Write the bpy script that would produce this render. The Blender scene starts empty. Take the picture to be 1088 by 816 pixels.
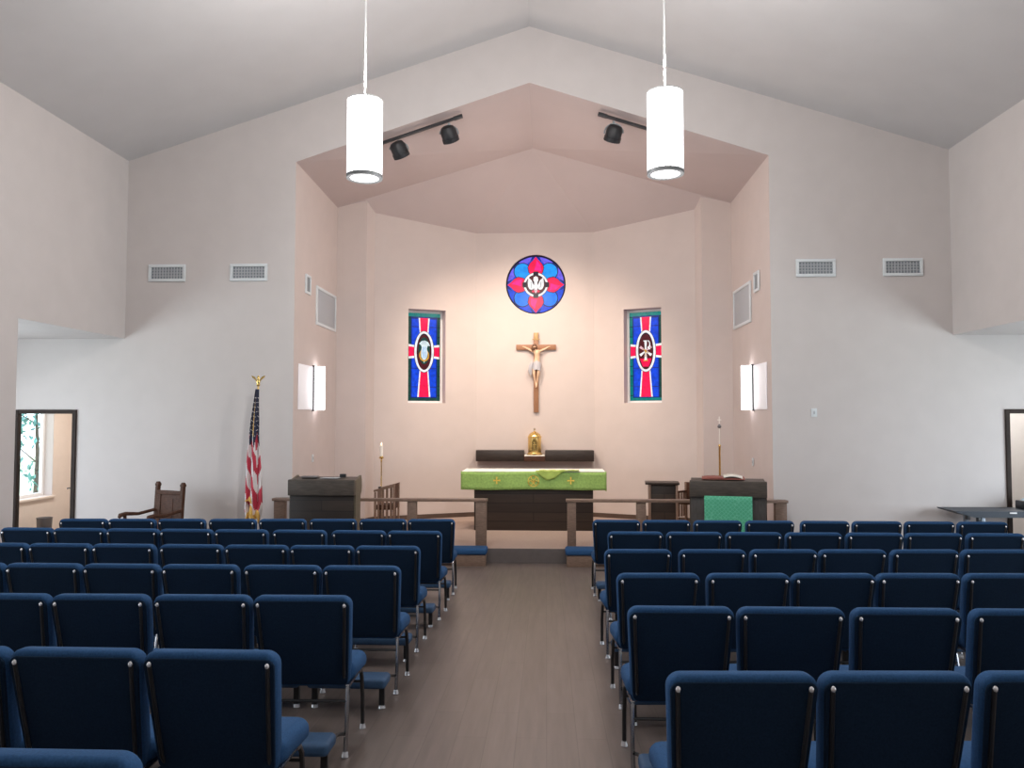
import bpy, bmesh, math, random
from mathutils import Vector, Matrix, Euler
random.seed(4)
PI = math.pi
col = bpy.context.scene.collection
SLOPE = 0.0375            # the nave floor falls gently towards the chancel
PLAT = -0.23              # chancel platform level
AX = -0.26                # centre line of the church
def floor_z(y): return -SLOPE * y

# ------------------------------------------------------------------ materials
def mat(name, base, rough=0.6, metal=0.0, var=0.06, scale=8.0, bump=0.0, emit=None, estr=0.0, stretch=None, spec=0.5, sheen=0.0):
    m = bpy.data.materials.new(name); m.use_nodes = True
    nt = m.node_tree; b = nt.nodes['Principled BSDF']
    b.inputs['Roughness'].default_value = rough
    b.inputs['Metallic'].default_value = metal
    b.inputs['Specular IOR Level'].default_value = spec
    if sheen: b.inputs['Sheen Weight'].default_value = sheen
    tc = nt.nodes.new('ShaderNodeTexCoord'); mp = nt.nodes.new('ShaderNodeMapping')
    nt.links.new(tc.outputs['Object'], mp.inputs['Vector'])
    if stretch: mp.inputs['Scale'].default_value = stretch
    n = nt.nodes.new('ShaderNodeTexNoise'); n.inputs['Scale'].default_value = scale; n.inputs['Detail'].default_value = 5
    nt.links.new(mp.outputs[0], n.inputs['Vector'])
    r = nt.nodes.new('ShaderNodeValToRGB')
    r.color_ramp.elements[0].position = 0.3; r.color_ramp.elements[1].position = 0.7
    r.color_ramp.elements[0].color = [max(0, c * (1 - var)) for c in base] + [1]
    r.color_ramp.elements[1].color = [min(1, c * (1 + var)) for c in base] + [1]
    nt.links.new(n.outputs['Fac'], r.inputs['Fac']); nt.links.new(r.outputs['Color'], b.inputs['Base Color'])
    if bump:
        bp = nt.nodes.new('ShaderNodeBump'); bp.inputs['Strength'].default_value = bump; bp.inputs['Distance'].default_value = 0.01
        nt.links.new(n.outputs['Fac'], bp.inputs['Height']); nt.links.new(bp.outputs[0], b.inputs['Normal'])
    if emit:
        b.inputs['Emission Color'].default_value = list(emit) + [1]; b.inputs['Emission Strength'].default_value = estr
    return m

def plank_mat(name, c1, c2, mortar, bw, bh, rough=0.4, rot=0.0, grain=(30, 2, 2), spec=0.5, rx=0.0, ms=.003):
    m = bpy.data.materials.new(name); m.use_nodes = True
    nt = m.node_tree; b = nt.nodes['Principled BSDF']; b.inputs['Roughness'].default_value = rough; b.inputs['Specular IOR Level'].default_value = spec
    tc = nt.nodes.new('ShaderNodeTexCoord'); mp = nt.nodes.new('ShaderNodeMapping'); mp.inputs['Rotation'].default_value = (rx, 0, rot)
    nt.links.new(tc.outputs['Object'], mp.inputs['Vector'])
    br = nt.nodes.new('ShaderNodeTexBrick'); br.inputs['Color1'].default_value = list(c1) + [1]; br.inputs['Color2'].default_value = list(c2) + [1]
    br.inputs['Mortar'].default_value = list(mortar) + [1]; br.inputs['Scale'].default_value = 1.0
    br.inputs['Brick Width'].default_value = bw; br.inputs['Row Height'].default_value = bh; br.inputs['Mortar Size'].default_value = ms
    br.offset = 0.37
    nt.links.new(mp.outputs[0], br.inputs['Vector'])
    mp2 = nt.nodes.new('ShaderNodeMapping'); mp2.inputs['Scale'].default_value = grain; nt.links.new(tc.outputs['Object'], mp2.inputs['Vector'])
    n = nt.nodes.new('ShaderNodeTexNoise'); n.inputs['Scale'].default_value = 1.0; n.inputs['Detail'].default_value = 6
    nt.links.new(mp2.outputs[0], n.inputs['Vector'])
    mx = nt.nodes.new('ShaderNodeMix'); mx.data_type = 'RGBA'; mx.blend_type = 'MULTIPLY'; mx.inputs['Factor'].default_value = 0.55
    rp = nt.nodes.new('ShaderNodeValToRGB'); rp.color_ramp.elements[0].color = (.66, .66, .66, 1); rp.color_ramp.elements[1].color = (1.15, 1.15, 1.15, 1)
    rp.color_ramp.elements[0].position = .3; rp.color_ramp.elements[1].position = .7
    nt.links.new(n.outputs['Fac'], rp.inputs['Fac'])
    nt.links.new(br.outputs['Color'], mx.inputs[6]); nt.links.new(rp.outputs['Color'], mx.inputs[7]); nt.links.new(mx.outputs[2], b.inputs['Base Color'])
    return m

def glow(name, c, s):
    """backlit glass: colour with slight mottling"""
    m = bpy.data.materials.new(name); m.use_nodes = True
    nt = m.node_tree; b = nt.nodes['Principled BSDF']
    tc = nt.nodes.new('ShaderNodeTexCoord'); n = nt.nodes.new('ShaderNodeTexNoise'); n.inputs['Scale'].default_value = 14
    nt.links.new(tc.outputs['Object'], n.inputs['Vector'])
    r = nt.nodes.new('ShaderNodeValToRGB'); r.color_ramp.elements[0].color = [x * .8 for x in c] + [1]; r.color_ramp.elements[1].color = [min(1, x * 1.15) for x in c] + [1]
    r.color_ramp.elements[0].position = .35; r.color_ramp.elements[1].position = .65
    nt.links.new(n.outputs['Fac'], r.inputs['Fac'])
    nt.links.new(r.outputs['Color'], b.inputs['Emission Color']); b.inputs['Emission Strength'].default_value = s
    b.inputs['Base Color'].default_value = [x * .05 for x in c] + [1]; b.inputs['Roughness'].default_value = .25; b.inputs['Specular IOR Level'].default_value = .2
    return m

M = {}
M['wall'] = mat('painted plaster', (.62, .575, .56), .85, var=.02, scale=3, bump=.02)
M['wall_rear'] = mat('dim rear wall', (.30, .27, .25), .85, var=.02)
M['wall_chancel'] = mat('warm painted plaster', (.64, .55, .515), .85, var=.02, scale=3, bump=.02)
M['ceiling'] = mat('ceiling paint', (.61, .60, .605), .9, var=.02, scale=2)
M['ceiling_chancel'] = mat('chancel ceiling paint', (.55, .46, .445), .9, var=.02, scale=2)
M['trim'] = mat('brown trim', (.10, .065, .05), .5, var=.2, scale=5)
M['floor'] = plank_mat('grey brown plank flooring', (.165, .131, .118), (.146, .116, .104), (.118, .094, .084), 1.2, .18, .36, PI / 2, (22, 1.6, 2))
M['carpet'] = mat('platform carpet', (.40, .30, .25), .95, var=.12, scale=60, bump=.2)
M['riser'] = mat('step riser', (.13, .11, .105), .7, var=.1)
M['darkwood'] = plank_mat('dark stained boards', (.042, .027, .020), (.020, .013, .010), (.005, .004, .003), 3.0, .16, .5, 0, (3, 30, 30), .4, -PI / 2, .006)
M['darkwood_v'] = mat('dark stained wood', (.034, .023, .018), .4, var=.35, scale=3, stretch=(2, 10, 10))
M['greywood'] = mat('weathered dark oak', (.062, .049, .039), .5, var=.3, scale=4, stretch=(2, 12, 12))
M['olivewood'] = mat('worn olive brown wood', (.13, .108, .073), .5, var=.2, scale=4, stretch=(2, 12, 12))
M['darkgreywood'] = mat('dark grey oak', (.050, .042, .038), .5, var=.3, scale=4, stretch=(10, 10, 2))
M['wallglow'] = mat('painted sconce glow', (.85, .84, .86), .5, var=0, emit=(1, .95, 1.0), estr=.15)  # sconce light on the wall, put into a faintly glowing colour
M['rimgrey'] = mat('grey lamp rim', (.22, .23, .24), .5, .2, var=.03)
M['leafpaint'] = mat('pale painted door', (.52, .45, .39), .6, var=.03)
M['railwood'] = mat('oiled walnut', (.21, .135, .098), .45, var=.2, scale=5, stretch=(3, 3, 14))
M['chairwood'] = mat('old carved oak', (.075, .034, .021), .6, var=.3, scale=6, stretch=(4, 4, 14), spec=.2)
M['doorwood'] = mat('dark door frame', (.030, .020, .016), .6, var=.2, scale=5, spec=.2)
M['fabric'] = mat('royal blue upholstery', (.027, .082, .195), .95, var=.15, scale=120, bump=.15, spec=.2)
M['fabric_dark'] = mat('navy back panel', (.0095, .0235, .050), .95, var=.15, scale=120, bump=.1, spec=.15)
M['kneel'] = mat('kneeler vinyl', (.03, .08, .17), .7, var=.1, scale=60)
M['blackmetal'] = mat('black enamelled metal', (.02, .02, .022), .35, var=.1)
M['chrome'] = mat('chrome tube', (.38, .38, .40), .22, 1.0, var=.05)
M['screw'] = mat('bright screw', (.95, .95, .98), .25, .6, var=.02)
M['white'] = mat('white enamel', (.80, .80, .80), .5, var=.02)
M['ventwhite'] = mat('pale grille metal', (.72, .76, .78), .5, var=.02)
M['ventgrey'] = mat('grille shadow', (.26, .29, .31), .6, var=.05)
M['grillegrey'] = mat('pale mesh', (.47, .49, .52), .6, var=.04, scale=200)
M['brass'] = mat('polished brass', (.80, .56, .20), .22, 1.0, var=.08)
M['gold'] = mat('gilt', (.85, .60, .22), .3, .9, var=.08)
M['goldthread'] = mat('gold thread', (.80, .58, .10), .7, var=.1)
M['green'] = mat('green brocade', (.27, .43, .11), .8, var=.16, scale=30, bump=.1)
M['greencloth'] = mat('yellow green silk', (.36, .48, .10), .6, var=.12, scale=12)
M['linen'] = mat('white linen', (.86, .86, .80), .8, var=.03)
M['wax'] = mat('candle wax', (.88, .84, .78), .5, var=.02)
M['flame'] = mat('flame', (1, .8, .5), .5, emit=(1, .75, .45), estr=6)
M['shade'] = mat('lit acrylic shade', (.9, .9, .9), .5, var=.0, emit=(1, .985, .97), estr=3.2)
M['diffuser'] = mat('lit diffuser', (.9, .9, .9), .5, var=.0, emit=(1, .99, .98), estr=3.0)
M['sconce'] = mat('lit sconce glass', (.9, .9, .9), .4, var=.0, emit=(1, .97, 1.0), estr=3.0)
M['greymetal'] = mat('brushed grey metal', (.20, .20, .21), .4, .8, var=.05)
M['darkgrey'] = mat('spotlight housing', (.03, .03, .033), .4, .3, var=.05)
M['crosswood'] = mat('crucifix wood', (.33, .16, .085), .5, var=.15, scale=20, stretch=(6, 6, 1))
M['plaque'] = mat('tan plaque', (.50, .32, .14), .5, var=.05)
M['flesh'] = mat('painted flesh', (.75, .50, .33), .55, var=.05, scale=20)
M['hair'] = mat('brown hair', (.16, .075, .04), .6, var=.1)
M['loin'] = mat('grey loincloth', (.48, .47, .50), .7, var=.1)
M['red'] = mat('flag red', (.50, .035, .065), .75, var=.08)
M['flagwhite'] = mat('flag white', (.74, .70, .70), .75, var=.04)
M['navy'] = mat('flag navy', (.022, .028, .06), .75, var=.08)
M['fringe'] = mat('gold fringe', (.70, .42, .10), .7, var=.25, scale=60)
M['tabletop'] = mat('blue grey laminate', (.030, .040, .055), .5, var=.05)
M['tableleg'] = mat('grey table leg', (.24, .28, .33), .45, .3, var=.05)
M['black'] = mat('matt black plastic', (.02, .022, .026), .4, var=.05)
M['bluegrey'] = mat('pale blue highlight', (.36, .50, .60), .4, var=.05)
M['boxwood'] = mat('orange brown box', (.36, .18, .11), .6, var=.1)
M['paper'] = mat('book pages', (.80, .76, .68), .7, var=.03)
M['bookred'] = mat('red book cover', (.30, .09, .07), .6, var=.05)
M['rooms'] = mat('beige side room paint', (.76, .67, .60), .85, var=.02)
M['roomwhite'] = mat('pale side room paint', (.70, .68, .66), .85, var=.02)
M['leaf'] = mat('leaves', (.13, .34, .32), .6, var=.4, scale=5)
M['bark'] = mat('bark', (.10, .08, .06), .8, var=.3)
M['lawn'] = mat('lawn', (.50, .58, .42), .9, var=.2)
def brocade(name, base, hi):
    m = mat(name, base, .75, var=.05, scale=40)
    nt = m.node_tree; b = nt.nodes['Principled BSDF']
    tc = nt.nodes.new('ShaderNodeTexCoord'); mp = nt.nodes.new('ShaderNodeMapping'); mp.inputs['Rotation'].default_value = (0, PI / 4, 0)
    ch = nt.nodes.new('ShaderNodeTexVoronoi'); ch.inputs['Scale'].default_value = 24; ch.feature = 'DISTANCE_TO_EDGE'; ch.inputs['Randomness'].default_value = .35
    nt.links.new(tc.outputs['Object'], mp.inputs[0]); nt.links.new(mp.outputs[0], ch.inputs['Vector'])
    r = nt.nodes.new('ShaderNodeValToRGB'); r.color_ramp.elements[0].position = .04; r.color_ramp.elements[1].position = .12
    r.color_ramp.elements[0].color = list(hi) + [1]; r.color_ramp.elements[1].color = list(base) + [1]
    nt.links.new(ch.outputs['Distance'], r.inputs['Fac']); nt.links.new(r.outputs['Color'], b.inputs['Base Color'])
    return m
M['teal'] = brocade('teal green brocade', (.075, .40, .23), (.14, .50, .32))
def clear_glass():
    m = bpy.data.materials.new('clear window glass'); m.use_nodes = True
    nt = m.node_tree; nt.nodes.remove(nt.nodes['Principled BSDF']); out = nt.nodes['Material Output']
    t = nt.nodes.new('ShaderNodeBsdfTransparent'); t.inputs[0].default_value = (.92, .96, 1, 1)
    g = nt.nodes.new('ShaderNodeBsdfGlossy'); g.inputs['Roughness'].default_value = .02
    mx = nt.nodes.new('ShaderNodeMixShader')
    mx.inputs[0].default_value = .05; nt.links.new(t.outputs[0], mx.inputs[1]); nt.links.new(g.outputs[0], mx.inputs[2]); nt.links.new(mx.outputs[0], out.inputs[0])
    return m
M['glass'] = clear_glass()
G = {k: glow('stained glass ' + k, c, s) for k, c, s in [
    ('royal blue', (.006, .070, .80), .85), ('navy', (.006, .03, .30), .6), ('sky blue', (.005, .30, .95), 1.05), ('azure', (.003, .19, .98), 1.05), ('red', (.95, .006, .075), 1.1),
    ('magenta', (1.0, .012, .24), 1.15), ('purple', (.17, .12, .90), .9), ('teal', (.0, .27, .25), .7), ('green', (.015, .11, .09), .5),
    ('white', (.95, .95, .97), 1.0), ('maroon', (.13, .012, .02), .6), ('gold', (.85, .42, .05), .8), ('pale', (.75, .88, .95), .9), ('lead', (.03, .025, .06), .35), ('pink', (.9, .55, .62), .8)]}

# ------------------------------------------------------------------ mesh helpers
class MB:
    def __init__(s): s.v = []; s.f = []; s.m = []
    def add(s, vs, fs, mi=0):
        b = len(s.v); s.v += [tuple(x) for x in vs]
        for f in fs: s.f.append([b + i for i in f]); s.m.append(mi)
        return s
    def quad(s, *p, mi=0): return s.add(p, [list(range(len(p)))], mi)
    def box(s, x0, x1, y0, y1, z0, z1, mi=0, mx=None):
        vs = [(x, y, z) for z in (z0, z1) for y in (y0, y1) for x in (x0, x1)]
        if mx is not None: vs = [mx @ Vector(v) for v in vs]
        return s.add(vs, [(0, 2, 3, 1), (4, 5, 7, 6), (0, 1, 5, 4), (2, 6, 7, 3), (0, 4, 6, 2), (1, 3, 7, 5)], mi)
    def bbox(s, x0, x1, y0, y1, z0, z1, r=.008, seg=2, mi=0, mx=None):
        """box with rounded edges"""
        bm = bmesh.new(); bmesh.ops.create_cube(bm, size=1)
        for v in bm.verts: v.co = Vector((x0 + (v.co.x + .5) * (x1 - x0), y0 + (v.co.y + .5) * (y1 - y0), z0 + (v.co.z + .5) * (z1 - z0)))
        bmesh.ops.bevel(bm, geom=bm.edges[:], offset=r, segments=seg, profile=.5, affect='EDGES')
        bm.verts.index_update()
        vs = [v.co.copy() for v in bm.verts]; fs = [[v.index for v in f.verts] for f in bm.faces]; bm.free()
        if mx is not None: vs = [mx @ v for v in vs]
        return s.add(vs, fs, mi)
    def rings(s, rs, cap=True, closed=True, mi=0):
        n = len(rs[0]); vs = [p for r in rs for p in r]; fs = []
        for i in range(len(rs) - 1):
            for j in range(n if closed else n - 1):
                k = (j + 1) % n
                fs.append((i * n + j, i * n + k, (i + 1) * n + k, (i + 1) * n + j))
        if cap: fs.append(list(range(n))[::-1]); fs.append([(len(rs) - 1) * n + j for j in range(n)])
        return s.add(vs, fs, mi)
    def tube(s, path, r, n=8, mi=0, cap=True):
        P = [Vector(p) for p in path]; R = r if isinstance(r, (list, tuple)) else [r] * len(P)
        rs = []; up = None
        for i, p in enumerate(P):
            t = (P[min(i + 1, len(P) - 1)] - P[max(i - 1, 0)]).normalized()
            if up is None:
                up = Vector((0, 0, 1)) if abs(t.z) < .9 else Vector((1, 0, 0))
            a = (up - t * up.dot(t)).normalized(); b = t.cross(a); up = a
            rs.append([p + (a * math.cos(2 * PI * k / n) + b * math.sin(2 * PI * k / n)) * R[i] for k in range(n)])
        return s.rings(rs, cap, True, mi)
    def cyl(s, p0, p1, r0, r1=None, n=16, mi=0): return s.tube([p0, p1], [r0, r0 if r1 is None else r1], n, mi)
    def lathe(s, prof, c=(0, 0, 0), n=24, mi=0, cap=True):
        return s.rings([[(c[0] + r * math.cos(2 * PI * k / n), c[1] + r * math.sin(2 * PI * k / n), c[2] + z) for k in range(n)] for r, z in prof], cap, True, mi)
    def ball(s, c, r, n=12, mi=0, sc=(1, 1, 1)):
        rs = []
        for i in range(1, n // 2 + 1):
            a = -PI / 2 + PI * (i - .5) / (n // 2)
            rs.append([(c[0] + r * sc[0] * math.cos(a) * math.cos(2 * PI * k / n), c[1] + r * sc[1] * math.cos(a) * math.sin(2 * PI * k / n), c[2] + r * sc[2] * math.sin(a)) for k in range(n)])
        return s.rings(rs, True, True, mi)
    def prism(s, poly, axis, a, b, mi=0):
        """poly: 2D points in the two remaining axes (in xyz order), extruded from a to b along axis"""
        def P(u, v, w): return (w, u, v) if axis == 0 else ((u, w, v) if axis == 1 else (u, v, w))
        return s.rings([[P(u, v, a) for u, v in poly], [P(u, v, b) for u, v in poly]], True, True, mi)
    def pillow(s, outline, depth, r, fn, mi=0, steps=4):
        """outline(inset)->2D points; rounded slab of the given depth; fn(u, v, w)->3D"""
        rs = []
        for i in range(steps + 1):
            a = PI / 2 * i / steps; rs.append((r * (1 - math.sin(a)), r * (1 - math.cos(a))))
        lo = rs; hi = [(q, depth - w) for q, w in rs[::-1]]
        return s.rings([[fn(u, v, w) for u, v in outline(q)] for q, w in lo + hi], True, True, mi)
    def build(s, name, mats, parent=None, smooth=35, loc=None):
        me = bpy.data.meshes.new(name); me.from_pydata(s.v, [], s.f)
        for m in (mats if isinstance(mats, (list, tuple)) else [mats]): me.materials.append(m)
        for p, mi in zip(me.polygons, s.m): p.material_index = mi
        bm = bmesh.new(); bm.from_mesh(me); bmesh.ops.recalc_face_normals(bm, faces=bm.faces[:]); bm.to_mesh(me); bm.free()
        if smooth:
            for p in me.polygons: p.use_smooth = True
            me.set_sharp_from_angle(angle=math.radians(smooth))
        o = bpy.data.objects.new(name, me); col.objects.link(o)
        if parent is not None: o.parent = parent
        if loc: o.location = loc
        return o

def rrect(x0, x1, y0, y1, r, n=5, taper=0.0):
    """rounded rectangle outline with inset; taper narrows the low end"""
    def f(q):
        rr = max(r - q, .002); pts = []
        for cx, cy, a0 in ((x1 - q - rr, y1 - q - rr, 0), (x0 + q + rr, y1 - q - rr, PI / 2), (x0 + q + rr, y0 + q + rr, PI), (x1 - q - rr, y0 + q + rr, 1.5 * PI)):
            for k in range(n + 1):
                a = a0 + PI / 2 * k / n; u = cx + rr * math.cos(a); v = cy + rr * math.sin(a)
                t = 1 - taper * (1 - min(1, max(0, (v - y0) / (y1 - y0))))
                pts.append((u * t, v))
        return pts
    return f

def thing(name, label, cat, loc=(0, 0, 0), rotz=0.0, group=None):
    o = bpy.data.objects.new(name, None); col.objects.link(o); o.empty_display_size = .1
    o.location = loc; o.rotation_euler = (0, 0, rotz); tag(o, label, cat, group); return o
def tag(o, label, cat, group=None):
    o['label'] = label; o['category'] = cat
    if group: o['group'] = group
    return o
def struct(name, mb, m, parent=None, smooth=0):
    o = mb.build(name, m, parent, smooth); o['kind'] = 'structure'; return o
def copy_tree(o, parent=None):
    c = o.copy(); col.objects.link(c)
    if parent is not None: c.parent = parent
    for ch in list(o.children): copy_tree(ch, c)
    return c
SPOT_E = 440; WIN_E = 132; PEND_E = 60; PEND_U = 190; NAVE_E = 75; CH_E = 60; EXPO = 0.05
# ------------------------------------------------------------------ the room
YW, YB, YN = 12.3, 15.9, -4.0
XL, XR, RX, RZ, EZ = -6.71, 6.21, -0.25, 7.95, 5.87
OL, OR = -3.98, 3.47
AL, AR = -9.5, 9.1
AISLE_Z = 3.0
DOORZ = 1.80
DL = (-8.41, -7.53); DR = (7.01, 7.95)
def roofz(x): return EZ + (RZ - EZ) * ((x - XL) / (RX - XL) if x < RX else (XR - x) / (XR - RX))

f = MB(); f.quad((-9.7, YN, floor_z(YN)), (9.4, YN, floor_z(YN)), (9.4, 16.2, floor_z(16.2)), (-9.7, 16.2, floor_z(16.2)))
struct('floor', f, M['floor'])

w = MB()
def wq(x0, x1, z0a, z0b, z1a, z1b): w.quad((x0, YW, z0a), (x1, YW, z0b), (x1, YW, z1b), (x0, YW, z1a))
LO = -.75
wq(AL, DL[0], LO, LO, AISLE_Z, AISLE_Z); wq(DL[1], XL, LO, LO, AISLE_Z, AISLE_Z); wq(DL[0], DL[1], DOORZ, DOORZ, AISLE_Z, AISLE_Z)
wq(XR, DR[0], LO, LO, AISLE_Z, AISLE_Z); wq(DR[1], AR, LO, LO, AISLE_Z, AISLE_Z); wq(DR[0], DR[1], DOORZ, DOORZ, AISLE_Z, AISLE_Z)
wq(XL, OL, LO, LO, EZ, roofz(OL)); wq(OR, XR, LO, LO, roofz(OR), EZ)
wq(OL, RX, 5.82, 7.04, roofz(OL), RZ); wq(RX, OR, 7.04, 5.82, RZ, roofz(OR))
struct('wall_front', w, M['wall'])

for side, x0, x1, nm in ((-1, XL - .2, XL, 'wall_left'), (1, XR, XR + .2, 'wall_right')):
    w = MB(); w.box(x0, x1, YN, YW, AISLE_Z, EZ)
    w.box(x0, x1, 8.6, 9.74, LO, AISLE_Z); w.box(x0, x1, YN, .4, LO, AISLE_Z)
    struct(nm, w, M['wall'])
w = MB(); w.quad((AL, YN, LO), (AR, YN, LO), (AR, YN, EZ), (XR, YN, EZ), (RX, YN, RZ), (XL, YN, EZ), (AL, YN, EZ)); struct('wall_back', w, M['wall_rear'])
w = MB(); w.quad((XL, YN, EZ), (RX, YN, RZ), (RX, YW, RZ), (XL, YW, EZ)); w.quad((RX, YN, RZ), (XR, YN, EZ), (XR, YW, EZ), (RX, YW, RZ)); struct('ceiling', w, M['ceiling'])
for nm, x0, x1 in (('ceiling_aisle_left', AL, XL - .2), ('ceiling_aisle_right', XR + .2, AR)):
    w = MB(); w.quad((x0, YN, AISLE_Z), (x1, YN, AISLE_Z), (x1, YW, AISLE_Z), (x0, YW, AISLE_Z)); struct(nm, w, M['wall'])

# outer aisle walls with daylight windows (and the window of the side room beyond the door)
wins_l = [(.6, 3.0), (4.0, 6.6), (8.0, 10.9), (13.55, 14.9)]
wins_r = [(.6, 3.0), (4.0, 6.6), (8.0, 10.9)]
WZ0, WZ1 = .25, 2.35
for nm, x, xo, wins, y1 in (('wall_outer_left', AL, AL - .22, wins_l, 16.0), ('wall_outer_right', AR, AR + .22, wins_r, 16.0)):
    w = MB(); ys = [YN] + [y for p in wins for y in p] + [y1]
    for i in range(0, len(ys), 2): w.quad((x, ys[i], LO), (x, ys[i + 1], LO), (x, ys[i + 1], AISLE_Z), (x, ys[i], AISLE_Z))
    for a, b in wins:
        w.quad((x, a, LO), (x, b, LO), (x, b, WZ0), (x, a, WZ0)); w.quad((x, a, WZ1), (x, b, WZ1), (x, b, AISLE_Z), (x, a, AISLE_Z))
        w.quad((x, a, WZ0), (xo, a, WZ0), (xo, a, WZ1), (x, a, WZ1)); w.quad((x, b, WZ0), (xo, b, WZ0), (xo, b, WZ1), (x, b, WZ1))
        w.quad((x, a, WZ0), (xo, a, WZ0), (xo, b, WZ0), (x, b, WZ0)); w.quad((x, a, WZ1), (xo, a, WZ1), (xo, b, WZ1), (x, b, WZ1))
    struct(nm, w, M['wall'])
def plain_window(n, x, sgn, a, b, label):
    fr = MB(); xo = x + sgn * .2; t = .06
    for (ya, yb, za, zb) in ((a, a + t, WZ0, WZ1), (b - t, b, WZ0, WZ1), (a + t, b - t, WZ0, WZ0 + t), (a + t, b - t, WZ1 - t, WZ1)):
        fr.bbox(xo - .035, xo + .035, ya, yb, za, zb, .006)
    o = struct('window_%d' % n, fr, M['white']); o['label'] = label; o['category'] = 'window'
    p = MB(); p.quad((xo, a + t, WZ0 + t), (xo, b - t, WZ0 + t), (xo, b - t, WZ1 - t), (xo, a + t, WZ1 - t)); p.build('pane', M['glass'], o, 0)
    s = MB(); s.bbox(min(x - sgn * .05, x + sgn * .14), max(x - sgn * .05, x + sgn * .14), a - .04, b + .04, WZ0 - .045, WZ0 - .002, .006); s.build('sill', M['white'] if n != 4 else M['rooms'], o)
lab = ['white framed aisle window by the rear rows on the flag side', 'white framed aisle window halfway along the flag side', 'white framed aisle window by the pillar on the flag side', 'white framed window with trees outside, in the room through the open door',
       'white framed aisle window by the rear rows on the table side', 'white framed aisle window halfway along the table side', 'white framed aisle window by the pillar on the table side']
k = 0
for x, sgn, wins in ((AL, -1, wins_l), (AR, 1, wins_r)):
    for a, b in wins: k += 1; plain_window(k, x, sgn, a, b, lab[k - 1])

# side rooms beyond the two doors
w = MB(); w.quad((AL, 15.6, LO), (-6.6, 15.6, LO), (-6.6, 15.6, 2.75), (AL, 15.6, 2.75)); w.quad((-6.6, YW, LO), (-6.6, 15.6, LO), (-6.6, 15.6, 2.75), (-6.6, YW, 2.75))
w.quad((AL, YW, 2.75), (-6.6, YW, 2.75), (-6.6, 15.6, 2.75), (AL, 15.6, 2.75)); w.quad((AL + .004, YW, LO), (AL + .004, 13.55, LO), (AL + .004, 13.55, 2.75), (AL + .004, YW, 2.75))
w.quad((AL + .004, 14.9, LO), (AL + .004, 15.6, LO), (AL + .004, 15.6, 2.75), (AL + .004, 14.9, 2.75)); w.quad((AL + .004, 13.55, LO), (AL + .004, 14.9, LO), (AL + .004, 14.9, WZ0), (AL + .004, 13.55, WZ0))
struct('wall_room_left', w, M['rooms'])
w = MB(); w.quad((6.5, 14.4, LO), (AR, 14.4, LO), (AR, 14.4, 2.75), (6.5, 14.4, 2.75)); w.quad((6.5, YW, LO), (6.5, 14.4, LO), (6.5, 14.4, 2.75), (6.5, YW, 2.75)); w.quad((6.5, YW, 2.75), (AR, YW, 2.75), (AR, 14.4, 2.75), (6.5, 14.4, 2.75))
struct('wall_room_right', w, M['roomwhite'])

# doors: dark frames (casing + jamb), the open leaf on the flag side
def door(n, a, b, label):
    c = MB(); t = .065; zf = floor_z(YW) + .002
    for xa, xb in ((a - t, a), (b, b + t)): c.bbox(xa, xb, YW - .03, YW + .06, zf, DOORZ + t, .006)
    c.bbox(a, b, YW - .03, YW + .06, DOORZ, DOORZ + t, .006)
    o = struct('door_%d' % n, c, M['doorwood']); o['label'] = label; o['category'] = 'door'; return o
d1 = door(1, DL[0], DL[1], 'dark framed open doorway showing a window, beyond the flag side aisle')
lf = MB(); mx = Matrix.Translation((DL[1] - .02, YW + .17, 0)) @ Matrix.Rotation(math.radians(126), 4, 'Z')
zb = floor_z(YW) + .02
for (ya, yb, za, zc) in ((0, .10, zb, DOORZ - .02), (.76, .86, zb, DOORZ - .02), (.10, .76, zb, zb + .75), (.10, .76, DOORZ - .14, DOORZ - .02)):
    lf.box(ya, yb, -.02, .02, za, zc, mx=mx)
leaf = lf.build('door_leaf', M['leafpaint'], d1, 0)
gl = MB(); gl.box(.10, .76, -.006, .006, zb + .75, DOORZ - .14, mx=mx); gl.build('door_glass', M['grillegrey'], leaf, 0)
hd = MB(); hd.tube([mx @ Vector(p) for p in ((.8, .02, .55), (.8, .07, .55), (.70, .07, .55))], .01); hd.build('door_handle', M['greymetal'], leaf)
d2 = door(2, DR[0], DR[1], 'dark framed open doorway behind the folding table')

# chancel: side walls, pilasters, slanted walls, back wall
CZ0 = -.7
CL = [(OL, YW, 5.82), (-3.965, 14.78, 5.75), (-3.40, 14.78, 5.88), (-3.30, 15.05, 5.71), (-1.41, YB, 5.49)]
CR = [(OR, YW, 5.82), (3.46, 14.78, 5.75), (2.91, 14.78, 5.88), (2.84, 15.05, 5.71), (.97, YB, 5.49)]
for P, nm in ((CL, 'left'), (CR, 'right')):
    w = MB()
    a, b = P[0], P[1]; w.quad((a[0], a[1], CZ0), (b[0], b[1], CZ0), b, a); struct('wall_chancel_' + nm, w, M['wall_chancel'])
    w = MB()
    for a, b in ((P[1], P[2]), (P[2], P[3])): w.quad((a[0], a[1], CZ0), (b[0], b[1], CZ0), b, a)
    struct('wall_pilaster_' + nm, w, M['wall_chancel'])
ARCHW = {}
HU, HV = (.67, 1.43), (2.03, 3.88)
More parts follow.
